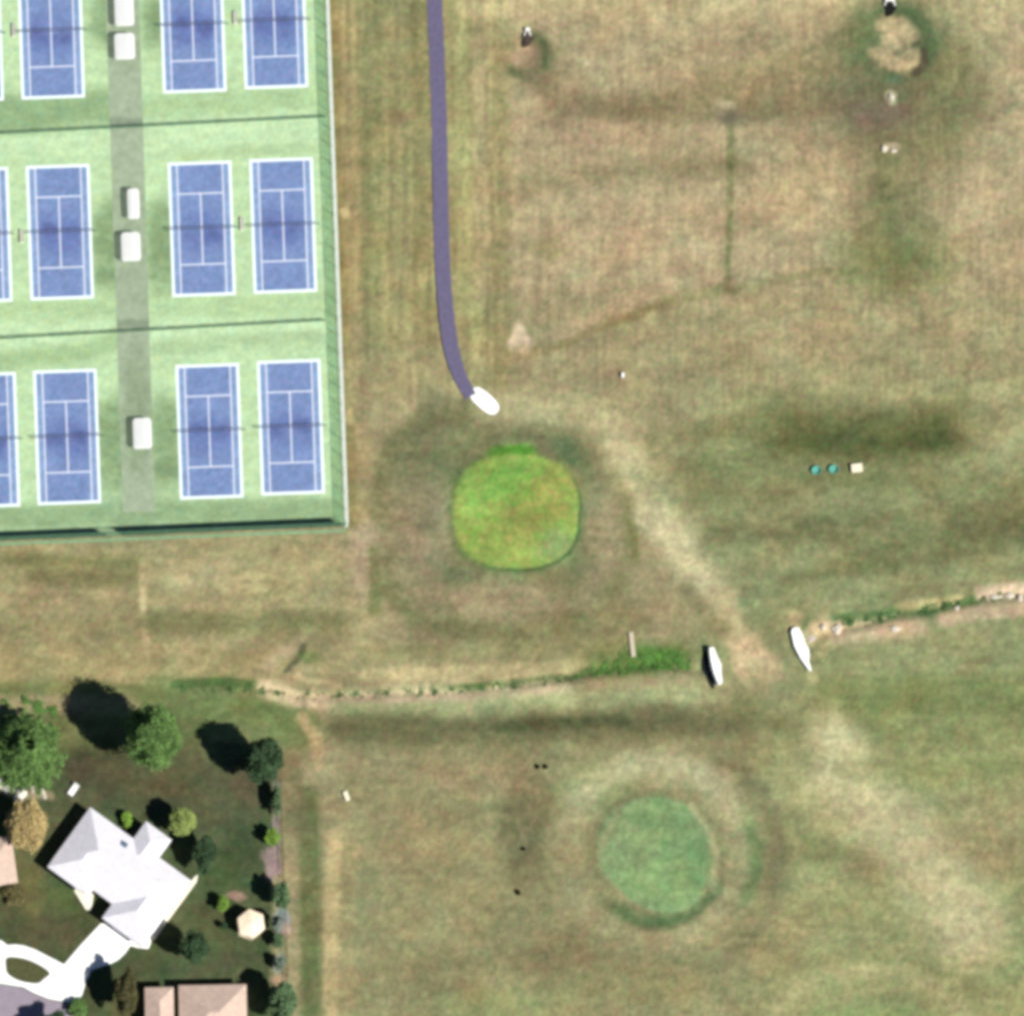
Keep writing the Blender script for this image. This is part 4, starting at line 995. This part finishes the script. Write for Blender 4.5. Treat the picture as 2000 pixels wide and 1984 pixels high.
# gazebo
X, Y = P(492, 1801, 2.9); root = empty('gazebo', (X, Y, 0), R(10)); tag(root, 'small hexagonal gazebo with a bright peach roof in the garden', 'gazebo')
n = 6; rr = 2.65; vs = [(math.cos(2 * math.pi * k / n + .5) * rr, math.sin(2 * math.pi * k / n + .5) * rr, 2.9) for k in range(n)] + [(0, 0, 3.55)] + [(math.cos(2 * math.pi * k / n + .5) * rr, math.sin(2 * math.pi * k / n + .5) * rr, 2.78) for k in range(n)]
MB().add(vs, [(k, (k + 1) % n, n) for k in range(n)] + [(n + 1 + k, n + 1 + (k + 1) % n, (k + 1) % n, k) for k in range(n)] + [tuple(range(n + 1, 2 * n + 1))[::-1]]).build('roof', M_roof3, root)
for k in range(n): MB().tube((math.cos(2 * math.pi * k / n + .5) * 2.3, math.sin(2 * math.pi * k / n + .5) * 2.3, 0), (math.cos(2 * math.pi * k / n + .5) * 2.3, math.sin(2 * math.pi * k / n + .5) * 2.3, 2.8), .08).build('post', M_wood, root)
MB().prism([(math.cos(2 * math.pi * k / n + .5) * 2.5, math.sin(2 * math.pi * k / n + .5) * 2.5) for k in range(n)], 0.01, .12).build('floor', M_wood, root)
MB().tube((0, 0, 3.5), (0, 0, 3.75), .08, .03).build('finial', M_roof3, root)

# driveway, kerbed planting island, street
def flat(name, pts, z0, z1, m, holes=None):
    bm = bmesh.new(); loops = [pts] + (holes or []); es = []
    for lp in loops:
        vs = [bm.verts.new((*p, z1)) for p in lp]; es += [bm.edges.new((vs[k], vs[(k + 1) % len(vs)])) for k in range(len(vs))]
    bmesh.ops.triangle_fill(bm, edges=es, use_beauty=True)
    for f in bm.faces:
        f.normal_update()
        if f.normal.z < 0: f.normal_flip()
    r_ = bmesh.ops.extrude_edge_only(bm, edges=[e for e in bm.edges if len(e.link_faces) == 1])
    for v in [g_ for g_ in r_['geom'] if isinstance(g_, bmesh.types.BMVert)]: v.co.z = z0
    bmesh.ops.recalc_face_normals(bm, faces=bm.faces)
    me = bpy.data.meshes.new(name); bm.to_mesh(me); bm.free(); me.materials.append(m); o = link(bpy.data.objects.new(name, me)); o['kind'] = 'structure'; return o
def SP(pts): return [P(x_, y_) for x_, y_ in pts]
def curve(pts, n=5):
    out = []; k = len(pts)
    for i in range(k):
        p0, p1, p2, p3 = [Vector(pts[(i + j - 1) % k]) for j in range(4)]
        for s_ in range(n):
            t = s_ / n; q = .5 * ((2 * p1) + (-p0 + p2) * t + (2 * p0 - 5 * p1 + 4 * p2 - p3) * t * t + (-p0 + 3 * p1 - 3 * p2 + p3) * t ** 3); out.append((q.x, q.y))
    return out
isl = curve([(14, 1869), (46, 1871), (76, 1883), (97, 1899), (86, 1911), (72, 1920), (39, 1915), (16, 1902), (11, 1886)], 4)
drv = [(197, 1803), (160, 1842), (125, 1883), (106, 1873), (88, 1864), (67, 1853), (46, 1846), (30, 1844), (14, 1845), (0, 1834), (-40, 1820), (-120, 1810), (-120, 1905), (0, 1920), (46, 1927), (65, 1938), (95, 1950), (134, 1957), (150, 1953), (160, 1943),
       (168, 1916), (178, 1894), (197, 1887), (215, 1882), (232, 1873), (245, 1860), (255, 1846), (268, 1850), (290, 1852), (298, 1830), (240, 1800)]
flat('driveway', SP(drv), -.02, .05, M_whconc, [SP(isl)])
flat('island_lawn', SP([(54 + (x_ - 54) * .97, 1893 + (y_ - 1893) * .97) for x_, y_ in isl]), -.02, .04, mat('island_grass', A(96, 98, 64), .95, .25, 1.5))
flat('street', SP([(-400, 1880), (-120, 1906), (0, 1922), (46, 1929), (64, 1940), (95, 1952), (134, 1959), (150, 1990), (130, 2300), (-400, 2300)]), -.02, .016, M_road)
# walk slab east of the house and patio
flat('patio', SP([(252, 1640), (262, 1630), (276, 1650), (268, 1662)]), -.02, .1, M_conc)
flat('garden_walk', SP([(372, 1722), (380, 1712), (387, 1707), (384, 1722), (350, 1768), (322, 1806), (300, 1836), (292, 1832)]), -.02, .07, mat('cream_concrete', (.74, .70, .58), .9, .06))
flat('garden_walk', SP([(138, 1728), (184, 1738), (181, 1760), (178, 1778), (168, 1776)]), -.02, .07, MATS['cream_concrete'])
# white things along the back of the left garden
g = 'white stones edging the left garden'
for k, (sx, sy, r, s_, lb, mm) in enumerate(((-2, 1528, .9, (1, 1, 1), 'pinkish white stone at the very left edge under the big tree', M_rockw), (15, 1541, 1.15, (.9, 1.15, 1), 'large white stone, second from the left edge under the big tree', M_rockw),
                    (39, 1552, 1.25, (1, 1, 1), 'largest white stone, third from the left edge under the big tree', M_rockw), (66, 1541, .7, (1, .9, .8), 'small tan stone right of the large white stones', M_rock), (84, 1549, .8, (1.2, .8, .8), 'tan stone at the right end of the stone row', M_rock))):
    rock(sx, sy, r, lb, mm, k % 5, g, s_, k * 1.3)
X, Y = P(144, 1541, .5); root = empty('garden_lounger', (X, Y, 0), R(-35)); tag(root, 'white garden lounger on the lawn north-west of the grey roofed house', 'lounger')
MB().box((0, -.35, .38), (1.1, 1.6, .08)).build('seat', M_white, root, bevel=.02)
b = MB().box((0, 0, 0), (1.1, .9, .08)).build('backrest', M_white, root, bevel=.02); b.location = (0, .75, .6); b.rotation_euler = (R(40), 0, 0)
for u in (-1, 1):
    for v in (-1, .6): MB().box((u * .48, v, .18), (.07, .07, .36)).build('leg', M_white, root)
# iron fence on the east side of the gardens
f0, f1 = P(546, 1500), P(566, 2040); L = math.hypot(f1[0] - f0[0], f1[1] - f0[1])
root = empty('garden_fence', (*f0, 0), math.atan2(f1[1] - f0[1], f1[0] - f0[0])); tag(root, 'thin dark iron fence along the east side of the gardens', 'fence')
pd = None; n = int(L / 2.4)
for k in range(n + 1):
    if pd is None: o = MB().box((0, 0, .75), (.07, .07, 1.5)).build('post', M_iron, root); pd = o.data
    else: o = link(bpy.data.objects.new('post', pd), root)
    o.location = (L * k / n, 0, 0)
for z in (.25, 1.35): MB().box((L / 2, 0, z), (L, .035, .05)).build('rail', M_iron, root)
m_ = MB()
for k in range(int(L / .16)): m_.box((.08 + k * .16, 0, .8), (.018, .018, 1.2))
m_.build('picket', M_iron, root)['kind'] = 'stuff'
